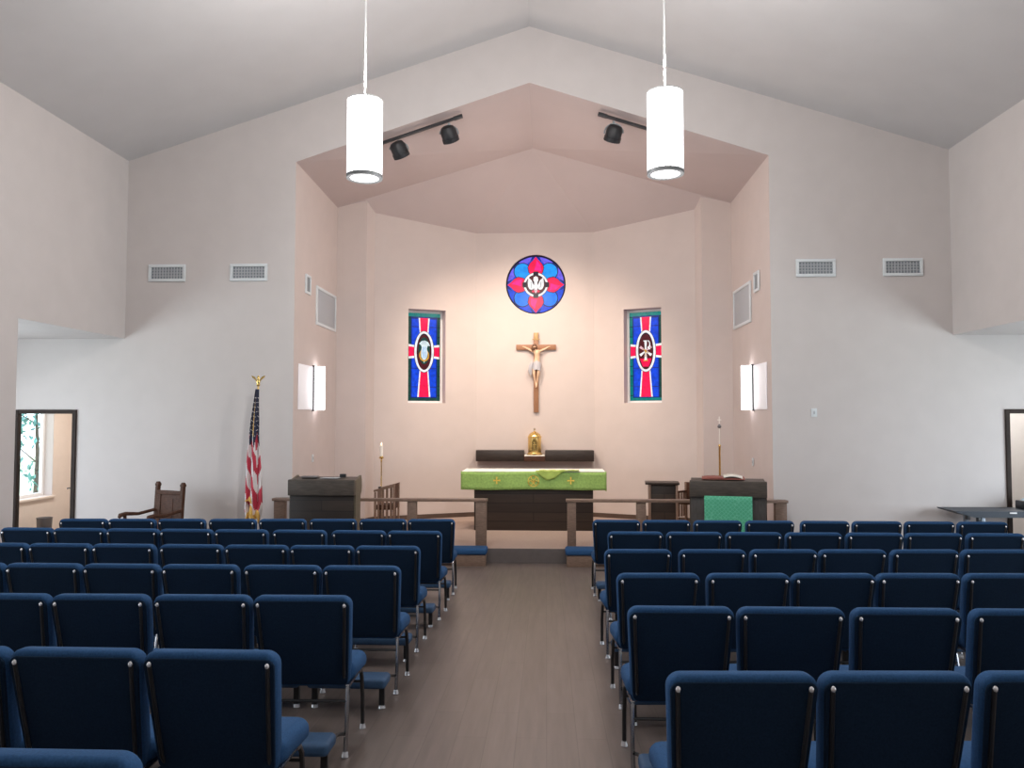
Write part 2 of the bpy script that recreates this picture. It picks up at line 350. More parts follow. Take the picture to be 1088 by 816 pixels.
for P, nm in ((CL, 'left'), (CR, 'right')):
    A, B = (P[3], P[4]) if nm == 'left' else (P[4], P[3])
    L = math.hypot(B[0] - A[0], B[1] - A[1]); tx, ty = (B[0] - A[0]) / L, (B[1] - A[1]) / L
    nx, ny = -ty, tx                       # pointing away from the room
    def W(u, z, d=0, A=A, tx=tx, ty=ty, nx=nx, ny=ny): return (A[0] + tx * u + nx * d, A[1] + ty * u + ny * d, z)
    def top(u, A=A, B=B, L=L): return A[2] + (B[2] - A[2]) * u / L
    w = MB(); u0, u1 = HU if nm == 'left' else (L - HU[1], L - HU[0]); z0, z1 = HV
    w.quad(W(0, CZ0), W(u0, CZ0), W(u0, top(u0)), W(0, top(0))); w.quad(W(u1, CZ0), W(L, CZ0), W(L, top(L)), W(u1, top(u1)))
    w.quad(W(u0, CZ0), W(u1, CZ0), W(u1, z0), W(u0, z0)); w.quad(W(u0, z1), W(u1, z1), W(u1, top(u1)), W(u0, top(u0)))
    D = .27
    for (p, q) in (((u0, z0), (u1, z0)), ((u1, z0), (u1, z1)), ((u1, z1), (u0, z1)), ((u0, z1), (u0, z0))): w.quad(W(*p), W(*q), W(*q, D), W(*p, D))
    struct('wall_apse_' + nm, w, M['wall_chancel']); ARCHW[nm] = (W, u0, u1, D)
RWX, RWZ, RWR = -.20, 4.44, .605
w = MB(); x0, x1, zt = -1.41, .97, 5.49
angs = sorted([2 * PI * i / 48 for i in range(48)] + [math.atan2(z - RWZ, x - RWX) % (2 * PI) for x in (x0, x1) for z in (CZ0, zt)])
def edge(a):
    c, s = math.cos(a), math.sin(a); t = []
    if abs(c) > 1e-9: t += [((x1 if c > 0 else x0) - RWX) / c]
    if abs(s) > 1e-9: t += [((zt if s > 0 else CZ0) - RWZ) / s]
    t = min(t); return (RWX + c * t, YB, RWZ + s * t)
for a, b in zip(angs, angs[1:] + angs[:1]):
    ia, ib = [(RWX + RWR * math.cos(q), YB, RWZ + RWR * math.sin(q)) for q in (a, b)]
    w.quad(edge(a), edge(b), ib, ia); w.quad(ia, ib, (ib[0], YB + .10, ib[2]), (ia[0], YB + .10, ia[2]))
struct('wall_apse_back', w, M['wall_chancel'])
apex = (-.23, 14.6, 6.78); pk = (RX, YW, 7.04)
w = MB()
for P in (CL, CR):
    for tri in ((P[0], pk, apex), (P[0], apex, P[1]), (P[1], apex, P[2]), (P[2], apex, P[3]), (P[3], apex, P[4])): w.quad(*tri)
w.quad(CL[4], apex, CR[4]); struct('ceiling_chancel', w, M['ceiling_chancel'])
w = MB(); w.quad((OL - .3, 11.98, PLAT), (OR + .3, 11.98, PLAT), (OR + .3, YW, PLAT), (3.9, 16, PLAT), (-4.4, 16, PLAT), (OL - .3, YW, PLAT), mi=0)
w.quad((OL - .3, 11.98, -.5), (OR + .3, 11.98, -.5), (OR + .3, 11.98, PLAT), (OL - .3, 11.98, PLAT), mi=1)
for x in (OL - .3, OR + .3): w.quad((x, 11.98, -.5), (x, YW, -.5), (x, YW, PLAT), (x, 11.98, PLAT), mi=1)
o = struct('floor_platform', w, [M['carpet'], M['riser']])
for P, nm in ((CL, 'left'), (CR, 'right')):
    w = MB()
    for a, b in zip(P, P[1:]):
        d = Vector((b[0] - a[0], b[1] - a[1], 0)).normalized(); n = Vector((-d.y, d.x, 0))
        if n.dot(Vector((AX, 13.5, 0)) - Vector((a[0], a[1], 0))) < 0: n = -n
        a2, b2 = Vector((a[0], a[1], PLAT)), Vector((b[0], b[1], PLAT)); h = Vector((0, 0, .085))
        w.quad(a2 + n * .015, b2 + n * .015, b2 + n * .015 + h, a2 + n * .015 + h); w.quad(a2 + n * .015 + h, b2 + n * .015 + h, b2 + h, a2 + h)
    struct('baseboard_chancel_' + nm, w, M['trim'])
w = MB(); w.box(-1.41, .97, YB - .015, YB, PLAT, PLAT + .085); struct('baseboard_apse', w, M['trim'])

# ------------------------------------------------------------------ stained glass
def ell(cx, cz, a, b, n=40, t0=0, t1=2 * PI): return [(cx + a * math.cos(t0 + (t1 - t0) * k / n), cz + b * math.sin(t0 + (t1 - t0) * k / n)) for k in range(n if abs(t1 - t0 - 2 * PI) < 1e-6 else n + 1)]
names = list(G)
class Glass:
    def __init__(s, W): s.W = W; s.mb = MB(); s.l = 0
    def poly(s, pts, c, lift=None):
        s.l += 1; d = -.0006 * s.l
        s.mb.add([s.W(u, z, d) for u, z in pts], [list(range(len(pts)))], names.index(c)); return s
    def ring(s, cx, cz, a, b, t, c, n=48, t0=0, t1=2 * PI):
        s.l += 1; d = -.0006 * s.l
        for k in range(n):
            q0, q1 = t0 + (t1 - t0) * k / n, t0 + (t1 - t0) * (k + 1) / n
            s.mb.add([s.W(cx + (a + e) * math.cos(q), cz + (b + e) * math.sin(q), d) for q, e in ((q0, 0), (q1, 0), (q1, -t), (q0, -t))], [(0, 1, 2, 3)], names.index(c))
        return s
    def bar(s, p, q, t, c, t2=None):
        dx, dz = q[0] - p[0], q[1] - p[1]; L = math.hypot(dx, dz); nx, nz = -dz / L * t / 2, dx / L * t / 2; r = (t2 or t) / t
        return s.poly([(p[0] + nx, p[1] + nz), (q[0] + nx * r, q[1] + nz * r), (q[0] - nx * r, q[1] - nz * r), (p[0] - nx, p[1] - nz)], c)
    def build(s, parent): return s.mb.build('stained_glass', [G[k] for k in names], parent, 0)

def lancet(n, nm, label, emblem):
    W0, u0, u1, D = ARCHW[nm]
    W = lambda u, z, d=0: W0(u, z, D - .03 + d)
    z0, z1 = HV; t = .045
    fr = MB()
    def bx(ua, ub, za, zb):
        vs = [W(u, z, d) for d in (-.025, .03) for z in (za, zb) for u in (ua, ub)]
        fr.add(vs, [(0, 1, 3, 2), (4, 5, 7, 6), (0, 1, 5, 4), (2, 3, 7, 6), (0, 2, 6, 4), (1, 3, 7, 5)])
    bx(u0, u0 + t, z0, z1); bx(u1 - t, u1, z0, z1); bx(u0 + t, u1 - t, z0, z0 + t); bx(u0 + t, u1 - t, z1 - t, z1)
    o = struct('window_%d' % n, fr, M['white']); o['label'] = label; o['category'] = 'window'
    a, b, c, d = u0 + t, u1 - t, z0 + t, z1 - t; cx = (a + b) / 2; cz = 3.06
    g = Glass(W); R = lambda x0, x1, y0, y1, k: g.poly([(x0, y0), (x1, y0), (x1, y1), (x0, y1)], k)
    R(a, b, c, d, 'green'); R(a, a + .06, c, d, 'teal' if nm == 'right' else 'green'); R(a, b, d - .075, d, 'teal'); R(a, b, c, c + .06, 'green' if nm == 'left' else 'teal')
    for k in range(9):
        zz = c + (d - c) * (k + .5) / 9; R(a, a + .07, zz, zz + .012, 'lead'); R(b - .07, b, zz, zz + .012, 'lead')
    R(a + .065, b - .065, c + .06, d - .075, 'navy'); R(a + .085, b - .085, c + .08, d - .12, 'royal blue')
    for zz in (2.35, 2.72, 3.55): R(a + .085, b - .085, zz, zz + .01, 'lead')
    # flared cross bands, white edged
    for p, q, w1, w2 in (((cx, cz + .36), (cx, d - .10), .15, .20), ((cx, cz - .36), (cx, c + .08), .15, .24)):
        g.bar(p, q, w1 + .03, 'white', w2 + .03); g.bar(p, q, w1 - .015, 'red', w2 - .03)
    for p, q in (((cx - .17, cz), (a + .02, cz)), ((cx + .17, cz), (b - .02, cz))):
        g.bar(p, q, .25, 'white', .29); g.bar(p, q, .17, 'red', .20)
    g.ring(cx, cz, .21, .42, .012, 'lead'); g.ring(cx, cz, .20, .41, .045, 'white'); g.poly(ell(cx, cz, .155, .365), 'lead'); g.poly(ell(cx, cz - .01, .145, .35), 'maroon')
    emblem(g, cx, cz); g.build(o)
def lamb(g, cx, cz):
    g.poly([(cx - .12, cz - .12), (cx + .12, cz - .12), (cx + .08, cz - .27), (cx, cz - .34), (cx - .08, cz - .27)], 'maroon')
    g.poly(ell(cx, cz + .02, .12, .27), 'green')
    g.ring(cx, cz - .07, .105, .125, .03, 'gold'); g.ring(cx, cz - .07, .11, .13, .008, 'lead')
    # white bird plunging: spread wings at the top, head down
    g.poly([(cx - .105, cz + .16), (cx - .05, cz + .215), (cx + .02, cz + .225), (cx + .085, cz + .19), (cx + .125, cz + .12), (cx + .07, cz + .115), (cx + .055, cz + .06),
            (cx + .075, cz - .02), (cx + .06, cz - .11), (cx + .02, cz - .17), (cx - .02, cz - .17), (cx - .06, cz - .10), (cx - .07, cz - .02), (cx - .05, cz + .08), (cx - .06, cz + .12)], 'pale')
    for q in (-.03, .0, .03): g.bar((cx + q, cz + .10), (cx + q * .8, cz - .12), .007, 'sky blue')
    g.bar((cx, cz - .16), (cx, cz - .22), .03, 'pale', .012); g.ring(cx, cz - .07, .105, .125, .03, 'gold', t0=PI * 1.05, t1=PI * 1.95)
def chirho(g, cx, cz):
    g.poly(ell(cx, cz, .12, .26), 'maroon'); g.poly([(cx - .12, cz - .15), (cx + .12, cz - .15), (cx + .06, cz - .31), (cx - .06, cz - .31)], 'red')
    for s in (-1, 1):
        for t in (-1, 1): g.bar((cx, cz), (cx + s * .115, cz + t * .085), .02, 'white' if t < 0 else 'pink', .055)
    g.bar((cx, cz), (cx, cz + .20), .03, 'white', .05); g.bar((cx, cz), (cx, cz - .19), .03, 'white', .055)
    g.bar((cx - .045, cz + .20), (cx + .03, cz + .20), .02, 'white'); g.bar((cx - .045, cz - .19), (cx + .045, cz - .19), .022, 'gold')
    g.ring(cx + .045, cz + .135, .05, .075, .022, 'white', t0=-PI * .5, t1=PI * .5); g.bar((cx + .04, cz + .075), (cx + .09, cz + .03), .022, 'white')
    g.poly(ell(cx, cz, .022, .03, 16), 'gold'); g.bar((cx, cz), (cx, cz - .12), .016, 'gold'); g.bar((cx - .06, cz + .04), (cx + .06, cz - .04), .014, 'gold')
lancet(8, 'left', 'stained glass window of a white bird in an oval on blue, flag side of apse', lamb)
lancet(9, 'right', 'stained glass window of a white and gold monogram in a dark red oval', chirho)

fr = MB(); n = 48
prof = [(RWR, .10), (RWR, .055), (RWR - .025, .05), (RWR - .03, .10)]
fr.rings([[(RWX + r * math.cos(2 * PI * k / n), YB + d, RWZ + r * math.sin(2 * PI * k / n)) for k in range(n)] for r, d in prof], False)
o = struct('window_10', fr, [G['lead']]); o['label'] = 'round stained glass window with white bird and red and blue petals'; o['category'] = 'window'
W = lambda u, z, d=0: (RWX + u, YB + .085 + d, RWZ + z)
g = Glass(W); r = RWR - .025
g.poly(ell(0, 0, r, r, 48), 'navy')
for q in range(8):
    a = PI / 8 + q * PI / 4; c = 'purple' if math.sin(a) > 0 else 'royal blue'
    g.poly([(r * .99 * math.cos(a + e), r * .99 * math.sin(a + e)) for e in (-.26, -.13, 0, .13, .26)] + [(r * .72 * math.cos(a), r * .72 * math.sin(a))], c)
def rot(pts, a): return [(x * math.cos(a) - y * math.sin(a), x * math.sin(a) + y * math.cos(a)) for x, y in pts]
RP = [(.16, -.07), (.26, -.135), (.36, -.155), (.44, -.115), (.50, -.055), (.575, 0), (.50, .055), (.44, .115), (.36, .155), (.26, .135), (.16, .07)]
for q in range(4): g.poly(rot([(x + .004, y * 1.42) for x, y in RP], q * PI / 2), 'royal blue')
for q in range(4):
    a = PI / 4 + q * PI / 2; c = 'sky blue' if math.sin(a) > 0 else 'azure'
    lobe = [(.20, -.075)] + [(.385 + .165 * math.cos(t), .165 * math.sin(t)) for t in [-PI * .72 + 1.44 * PI * k / 16 for k in range(17)]] + [(.20, .075)]
    g.poly(rot([(.37 + (x - .37) * 1.09, y * 1.10) for x, y in lobe], a), 'lead'); g.poly(rot(lobe, a), c)
for q in range(4):
    a = q * PI / 2
    g.poly(rot([(x, y * 1.10) for x, y in RP], a), 'lead'); g.poly(rot(RP, a), 'red')
    g.poly(rot([(.28, -.11), (.40, -.10), (.50, -.02), (.40, .0), (.30, .03)], a), 'magenta')
g.poly(ell(0, 0, .255, .255), 'lead'); g.ring(0, 0, .245, .245, .04, 'white'); 
for q in range(4): g.poly(rot([(.17, -.055), (.27, -.05), (.27, .05), (.17, .055)], q * PI / 2), 'lead')
g.poly(ell(0, 0, .19, .19), 'maroon'); g.ring(0, -.03, .11, .11, .03, 'lead')
for s in (-1, 1):
    g.poly([(s * .03, -.02), (s * .055, .02), (s * .085, .09), (s * .15, .15), (s * .165, .05), (s * .16, -.03), (s * .13, -.09), (s * .09, -.105), (s * .05, -.09)], 'white')
    g.poly(ell(s * .05, -.135, .03, .022, 14), 'red'); g.bar((s * .10, .06), (s * .09, -.06), .008, 'lead')
g.poly([(-.05, .09), (-.045, .15), (0, .175), (.045, .15), (.05, .09), (.03, .05), (.04, -.06), (.02, -.13), (-.02, -.13), (-.04, -.06), (-.03, .05)], 'white')
g.poly([(-.04, -.10), (.04, -.10), (.015, -.17), (-.015, -.17)], 'pink')
g.build(o)
# ------------------------------------------------------------------ chancel furniture
def local(o): return o
# altar
t = thing('altar', 'long dark board altar standing in the middle of the chancel', 'altar', (AX + .04, 14.25, PLAT))
b = MB(); b.bbox(-1.04, 1.04, -.35, .38, 0, .97, .006); b.build('altar_base', M['darkwood'], t)
b = MB(); b.bbox(-1.24, 1.24, -.36, .40, .97, 1.02, .006); b.build('altar_top', M['darkwood_v'], t)
def sheet(mb, pts_uv, fn): pass
def drape(nu, nv, fn, mi=lambda i, j: 0):
    mb = MB(); vs = [fn(i / nu, j / nv) for j in range(nv + 1) for i in range(nu + 1)]
    mb.v = [tuple(v) for v in vs]
    for j in range(nv):
        for i in range(nu): mb.f.append([j * (nu + 1) + i, j * (nu + 1) + i + 1, (j + 1) * (nu + 1) + i + 1, (j + 1) * (nu + 1) + i]); mb.m.append(mi(i, j))
    return mb
def solid(o, th=.004):
    m = o.modifiers.new('thickness', 'SOLIDIFY'); m.thickness = th; return o
TX, TY = AX + .04, 14.25
c = MB(); c.bbox(-1.255, 1.255, -.372, .41, 1.021, 1.032, .004)
o = c.build('altar_cloth', M['linen']); o.location = (TX, TY, PLAT); tag(o, 'white linen cloth covering the altar top', 'altar cloth')
fr = MB()
def fp(u, v):
    x = -1.272 + 2.544 * u; y = -.388 - .006 * math.sin(u * 40) * v - .010 * v + .004 * math.sin(u * 17 + 2)
    return (x, y, 1.024 - .31 * v - .006 * math.sin(u * 9))
fr = drape(60, 6, fp)
o = solid(fr.build('altar_frontal', M['green']), .006); o.location = (TX, TY, PLAT); tag(o, 'green embroidered frontal hanging over the front of the altar', 'altar frontal')
for s, xs in ((-1, -1.266), (1, 1.266)):
    e = drape(8, 5, lambda u, v: (xs + s * (.004 + .008 * math.sin(u * 8)), -.386 + .45 * u, 1.024 - (.31 + (.03 if s > 0 else 0)) * v))
    e2 = solid(e.build('side_drop', M['green'], o), .005)
em = MB(); y = -.412
def plus(cx, cz, r, t, flare=1.0):
    for a in range(4):
        q = a * PI / 2; c_, s_ = math.cos(q), math.sin(q)
        p = [(0, -t / 2), (r, -t / 2 * flare), (r, t / 2 * flare), (0, t / 2)]
        em.add([(cx + c_ * u - s_ * v, y, cz + s_ * u + c_ * v) for u, v in p], [(0, 1, 2, 3)])
for cx in (-.64, .65): plus(cx, .875, .062, .016, 1.9)
def rg(cx, cz, r, t, a0=0, a1=2 * PI, n=28):
    for k in range(n):
        q0, q1 = a0 + (a1 - a0) * k / n, a0 + (a1 - a0) * (k + 1) / n
        em.add([(cx + e * math.cos(q), y, cz + e * math.sin(q)) for q, e in ((q0, r), (q1, r), (q1, r - t), (q0, r - t))], [(0, 1, 2, 3)])
rg(0, .865, .10, .014); rg(0, .925, .045, .012); rg(-.05, .835, .045, .012); rg(.05, .835, .045, .012); plus(0, .86, .04, .014, 1.8)
em.build('gold_embroidery', M['goldthread'], o, 0)
v = drape(24, 14, lambda a, b_: (.10 + .70 * a - .18 * max(0, b_ - .62), -.17 - .22 * min(b_, .62) / .62 - (.028 if b_ > .62 else 0) - .004 * math.sin(a * 20), 1.040 + .012 * math.sin(a * 13 + b_ * 6) ** 2 - (max(0, b_ - .62) * .42 * (math.sin(PI * min(1, a * 1.5)) if a < .67 else 0))))
o = solid(v.build('veil', M['greencloth']), .005); o.location = (TX, TY, PLAT); tag(o, 'yellow green veil crumpled on the altar top', 'veil')

# shelf and tabernacle on the back wall
t = thing('wall_shelf', 'dark wooden shelf beam on the wall behind the altar', 'shelf', (AX + .04, YB, 0))
b = MB(); b.bbox(-1.16, -.215, -.34, -.005, .885, 1.10, .005); b.build('shelf_beam', M['darkwood_v'], t)
b = MB(); b.bbox(.205, 1.16, -.34, -.005, .885, 1.10, .005); b.build('shelf_beam', M['darkwood_v'], t)
b = MB(); b.bbox(-.214, .204, -.36, -.005, .885, .985, .005); b.build('shelf_ledge', M['chairwood'], t)
o = MB().bbox(-.205, .195, -.345, -.02, .9856, 1.006, .004).build('tabernacle_cloth', M['linen']); o.location = (AX + .04, YB, 0); tag(o, 'small white cloth under the gold tabernacle', 'cloth')
t = thing('tabernacle', 'gold domed tabernacle with a small cross on top', 'tabernacle', (AX + .035, YB - .18, 1.007))
b = MB(); b.lathe([(.155, 0), (.155, .02), (.135, .035), (.13, .05)], n=32); b.build('tabernacle_base', M['brass'], t, 40)
b = MB(); b.lathe([(.128, .05), (.130, .06), (.130, .34), (.138, .345), (.138, .36), (.128, .365), (.118, .385)], n=32); b.build('tabernacle_body', M['gold'], t, 30)
b = MB(); b.lathe([(.118, .385), (.10, .415), (.065, .44), (.03, .455), (.018, .465)], n=32); b.build('dome', M['brass'], t, 40)
b = MB(); b.box(-.006, .006, -.006, .006, .462, .535); b.box(-.024, .024, -.0055, .0055, .498, .511); b.ball((0, 0, .465), .014); b.build('finial_cross', M['brass'], t)
b = MB()
for s in (-1, 1): b.tube([(s * .055, -.118, .08), (s * .055, -.122, .24), (s * .04, -.128, .285), (0, -.132, .305)], .007)
b.rings([[(dx, -.131 - .004 * k, z) for dx, z in ((-.05, .085), (.05, .085), (.05, .24), (.03, .28), (0, .295), (-.03, .28), (-.05, .24))] for k in (0, 1)]); d = b.build('tabernacle_door', M['brass'], t)
b = MB(); b.box(-.006, .006, -.142, -.135, .12, .25); b.box(-.03, .03, -.142, -.135, .195, .208); b.build('door_cross', M['gold'], d)

# crucifix
t = thing('crucifix', 'wooden wall crucifix with a pale figure above the tabernacle', 'crucifix', (-.195, YB, 0))
b = MB(); b.bbox(-.05, .05, -.055, -.002, 1.85, 3.45, .006); b.bbox(-.40, .40, -.056, -.001, 3.105, 3.21, .006); b.build('cross', M['crosswood'], t)
b = MB(); b.box(-.03, .03, -.003, 0, 2.9, 3.0); b.build('wall_mount', M['crosswood'], t)
b = MB(); b.bbox(-.042, .042, -.068, -.056, 3.315, 3.45, .006); b.box(-.075, .075, -.064, -.0565, 3.30, 3.325); b.build('plaque', M['plaque'], t)
def skin_figure(name, joints, edges, m, parent, sub=2):
    me = bpy.data.meshes.new(name); me.from_pydata([j[:3] for j in joints], edges, []); o = bpy.data.objects.new(name, me); col.objects.link(o)
    o.parent = parent; me.materials.append(m); sk = o.modifiers.new('skin', 'SKIN'); sk.use_smooth_shade = True
    if not me.skin_vertices: 
        bpy.context.view_layer.objects.active = o
    for i, j in enumerate(joints):
        d = me.skin_vertices[0].data[i]; r = j[3]; d.radius = (r, j[4] if len(j) > 4 else r)
        d.use_root = (i == 0)
    o.modifiers.new('sub', 'SUBSURF').levels = sub; o.modifiers['sub'].render_levels = sub
    return o
J = [(.015, -.10, 2.86, .052, .045), (.02, -.105, 2.95, .050, .042), (.03, -.115, 3.03, .066, .050), (.01, -.115, 3.085, .045, .035), (-.015, -.13, 3.115, .022), (-.03, -.145, 3.165, .034, .04), (-.032, -.145, 3.20, .026),
     (-.075, -.105, 3.085, .024), (-.165, -.09, 3.135, .020), (-.245, -.075, 3.175, .014), (-.275, -.07, 3.18, .011),
     (.085, -.105, 3.085, .024), (.175, -.09, 3.13, .020), (.255, -.075, 3.175, .014), (.285, -.07, 3.18, .011),
     (-.03, -.115, 2.79, .040), (-.045, -.15, 2.63, .030), (-.01, -.10, 2.45, .018), (.0, -.12, 2.385, .016), (-.005, -.135, 2.35, .010),
     (.055, -.115, 2.79, .040), (.045, -.14, 2.62, .030), (.018, -.085, 2.46, .018), (.01, -.10, 2.40, .014), (.01, -.12, 2.36, .010)]
E_ = [(0, 1), (1, 2), (2, 3), (3, 4), (4, 5), (5, 6), (3, 7), (7, 8), (8, 9), (9, 10), (3, 11), (11, 12), (12, 13), (13, 14), (0, 15), (15, 16), (16, 17), (17, 18), (18, 19), (0, 20), (20, 21), (21, 22), (22, 23), (23, 24)]
J = [(x, y + .02, z - .01, *r) for x, y, z, *r in J]
body = skin_figure('figure', J, E_, M['flesh'], t)
b = MB(); b.ball((-.03, -.115, 3.175), .045, 14, sc=(1, .9, 1.05)); b.tube([(-.068, -.125, 3.17), (-.078, -.125, 3.12), (-.070, -.125, 3.06)], [.02, .018, .008]); b.tube([(.008, -.12, 3.17), (.014, -.12, 3.12), (.02, -.115, 3.07)], [.02, .016, .008])
b.ball((-.036, -.158, 3.118), .022, 10, sc=(1, .7, 1.3)); b.build('hair', M['hair'], body)
b = MB(); b.ball((-.04, -.1675, 3.15), .006, 8); b.ball((-.05, -.163, 3.163), .004, 6); b.ball((-.026, -.163, 3.163), .004, 6); b.build('face_features', M['hair'], body)
b = MB(); b.rings([[(.013 + rx * math.cos(2 * PI * k / 20), -.092 + ry * math.sin(2 * PI * k / 20), z + .012 * math.sin(3 * 2 * PI * k / 20)) for k in range(20)] for rx, ry, z in ((.066, .055, 2.87), (.082, .072, 2.82), (.088, .080, 2.75), (.078, .08, 2.69))], False)
b.tube([(-.07, -.12, 2.84), (-.105, -.12, 2.78), (-.115, -.11, 2.68), (-.10, -.105, 2.60)], [.03, .04, .045, .02]); b.build('loincloth', M['loin'], body)

# lecterns
def lectern(name, label, x, y, rz, W_, dep, wood, dark, cheek, bump):
    t = thing(name, label, 'lectern', (x, y, floor_z(y)), rz); h = W_ / 2
    b = MB(); b.bbox(-h + .02, h - .02, .02, dep - .04, -.01, 1.045, .006); b.build('lectern_base', dark, t)
    b = MB(); b.bbox(-h, h, -.035, .05, 1.03, 1.262, .012, 3); b.build('front_fascia', wood, t)
    b = MB(); b.prism([(.02, 1.25), (dep, 1.275), (dep, 1.21), (.02, 1.21)], 0, -h + .02, h - .02); b.build('reading_top', wood, t, 0)
    for s in (-1, 1):
        b = MB(); p = [(.06, -.01), (dep - .06, -.01), (dep - .06, 1.0), (dep + .01, 1.06), (dep + .035, 1.14), (dep + .02, 1.23), (dep - .01, 1.30), (.06, 1.245), (.06, 1.0)]
        if not bump: p = [(.06, -.01), (dep, -.01), (dep, 1.24), (.06, 1.24)]
        b.prism(p, 0, s * h - (.03 if s > 0 else .0), s * h + (.0 if s > 0 else .03)); b.build('side_panel', cheek, t, 0)
    return t
lectern('lectern', 'dark board lectern on the flag side, without a cloth', -3.285, 11.50, 0, .985, .42, M['greywood'], M['darkwood'], M['olivewood'], True)
lectern('lectern', 'dark grey lectern with a teal green cloth hanging on its front', 2.595, 11.47, math.radians(-11), 1.07, .38, M['greywood'], M['darkgreywood'], M['greywood'], False)
LM = Matrix.Translation((2.595, 11.47, floor_z(11.47))) @ Matrix.Rotation(math.radians(-11), 4, 'Z')
c = drape(20, 12, lambda u, v: (-.33 + .66 * u, -.046 - .006 * math.sin(u * 20) * v, 1.05 - .80 * v))
o = solid(c.build('lectern_cloth', M['teal']), .004); o.matrix_world = LM; tag(o, 'teal green patterned cloth hanging from the lectern on the table side', 'lectern cloth')
# things lying on the lecterns
t = thing('open_book', 'open book with white pages and red cover on the cloth hung lectern', 'book', (0, 0, 0)); t.matrix_world = LM @ Matrix.Translation((-.06, .22, 1.284)) @ Matrix.Rotation(math.radians(2.5), 4, 'X')
b = MB(); b.bbox(-.30, .30, -.18, .17, 0, .012, .004); b.build('cover', M['bookred'], t)
pg = drape(10, 2, lambda u, v: (.005 + .27 * u, -.165 + .32 * v, .014 + .042 * math.sin(PI * (.15 + .8 * u)))); solid(pg.build('page_block', M['paper'], t), .012)
pg = drape(10, 2, lambda u, v: (-.27 * u, -.165 + .32 * v, .014 + .010 * math.sin(PI * (.15 + .8 * u)))); solid(pg.build('page_block', M['bookred'], t), .006)
def small(name, label, cat, m, x0, x1, y0, y1, h, x, y, z, rz=0):
    o = MB().bbox(x0, x1, y0, y1, 0, h, min(.006, h / 3)).build(name, m); o.location = (x, y, z); o.rotation_euler = (0, 0, rz); return tag(o, label, cat)
ZT = floor_z(11.5) + 1.268
small('hymnal', 'closed dark book lying flat on the bare lectern', 'book', M['greymetal'], -.12, .12, -.08, .08, .022, -3.52, 11.72, ZT + .008, .1)
small('paper_sheet', 'grey paper lying on the bare lectern', 'paper', M['grillegrey'], -.14, .12, -.08, .08, .006, -3.2, 11.70, ZT + .001, -.1)
small('microphone_box', 'small dark box standing on the bare lectern', 'box', M['black'], -.045, .045, -.03, .03, .05, -3.04, 11.78, ZT + .008)

# communion rails with kneeling benches
def rail(label, xs, x0, x1, blabel, bx0, bx1):
    t = thing('communion_rail', label, 'communion rail', ((x0 + x1) / 2, 12.06, PLAT)); mx = (x0 + x1) / 2
    b = MB(); b.bbox(x0 - mx, x1 - mx, -.08, .08, .695, .735, .006); b.build('top_rail', M['railwood'], t)
    for x, w_ in xs: b = MB(); b.bbox(x - mx - w_ / 2, x - mx + w_ / 2, -.055, .055, 0, .695, .004); b.build('rail_post', M['railwood'], t)
    k = thing('kneeling_bench', blabel, 'kneeling bench', ((bx0 + bx1) / 2, 11.76, floor_z(11.76))); h = (bx1 - bx0) / 2
    b = MB(); b.bbox(-h + .02, h - .02, -.13, .15, -.005, .17, .004); b.build('bench_box', M['railwood'], k)
    b = MB(); b.pillow(rrect(-h, h, -.16, .17, .03), .095, .035, lambda u, v, w_: (u, v, .17 + w_)); b.build('cushion', M['fabric'], k)
rail('walnut communion rail on the flag side of the aisle', [(-4.08, .17), (-2.04, .14), (-.985, .165)], -4.19, -.89, 'long wooden kneeling bench with blue cushion, flag side of the rail', -2.72, -.87)
rail('walnut communion rail on the table side of the aisle', [(.385, .13), (1.43, .14), (3.50, .17)], .30, 3.60, 'long wooden kneeling bench with blue cushion, table side of the rail', .28, 2.0)

# mission style chairs in the chancel
def mission(label, x, y, rz, flip):
    t = thing('mission_chair', label, 'chair', (x, y, PLAT), rz); s = flip
    for px_, py, h in ((-.29, -.27, .70), (.29, -.27, .70), (-.29, .27, .84), (.29, .27, .84)):
        b = MB(); b.bbox(px_ - .028, px_ + .028, py - .028, py + .028, 0, h, .005); b.build('leg', M['railwood'], t)
    for q in (-1, 1):
        b = MB(); b.prism([(-.31, .70), (.30, .80), (.30, .85), (-.31, .74)], 0, q * .29 - .04, q * .29 + .04); b.build('armrest', M['railwood'], t, 0)
        b = MB()
        for j in range(4): yy = -.18 + j * .12; b.box(q * .29 - .01, q * .29 + .01, yy - .025, yy + .025, .14, .72 + (yy + .27) * .17)
        b.box(q * .29 - .012, q * .29 + .012, -.27, .27, .10, .15); b.build('side_slats', M['railwood'], t, 0)
    b = MB(); b.bbox(-.27, .27, -.27, .26, .36, .45, .012); b.build('seat', M['chairwood'], t)
    b = MB(); b.bbox(-.265, .265, .235, .275, .45, .84, .008); b.build('backrest', M['chairwood'], t)
    b = MB(); b.bbox(-.30, -.17, -.31, -.235, .74, .765, .004) ; b.build('arm_cap', M['darkwood_v'], t)
    return t
mission('slatted wooden armchair beside the lit candle on the flag side of chancel', -2.86, 14.2, math.radians(-90), 1).scale = (.75, .62, .93)
t = thing('credence_table', 'dark wooden side table with a flat top, beside the cloth hung lectern', 'table', (2.09, 14.2, PLAT), math.radians(-6))
b = MB(); b.bbox(-.33, .26, -.22, .22, .795, .835, .006); b.build('table_top', M['darkwood_v'], t)
b = MB(); b.bbox(-.23, .19, -.17, .17, .06, .795, .005); b.build('cabinet_body', M['darkwood'], t)
for x_, y_ in ((-.255, -.18), (.215, -.18), (-.255, .18), (.215, .18)):
    b = MB(); b.bbox(x_ - .02, x_ + .02, y_ - .02, y_ + .02, 0, .795, .004); b.build('leg', M['railwood'], t)
t = thing('side_chair', 'low wooden slatted chair between the side table and the lectern', 'chair', (2.60, 14.62, PLAT), math.radians(-40))
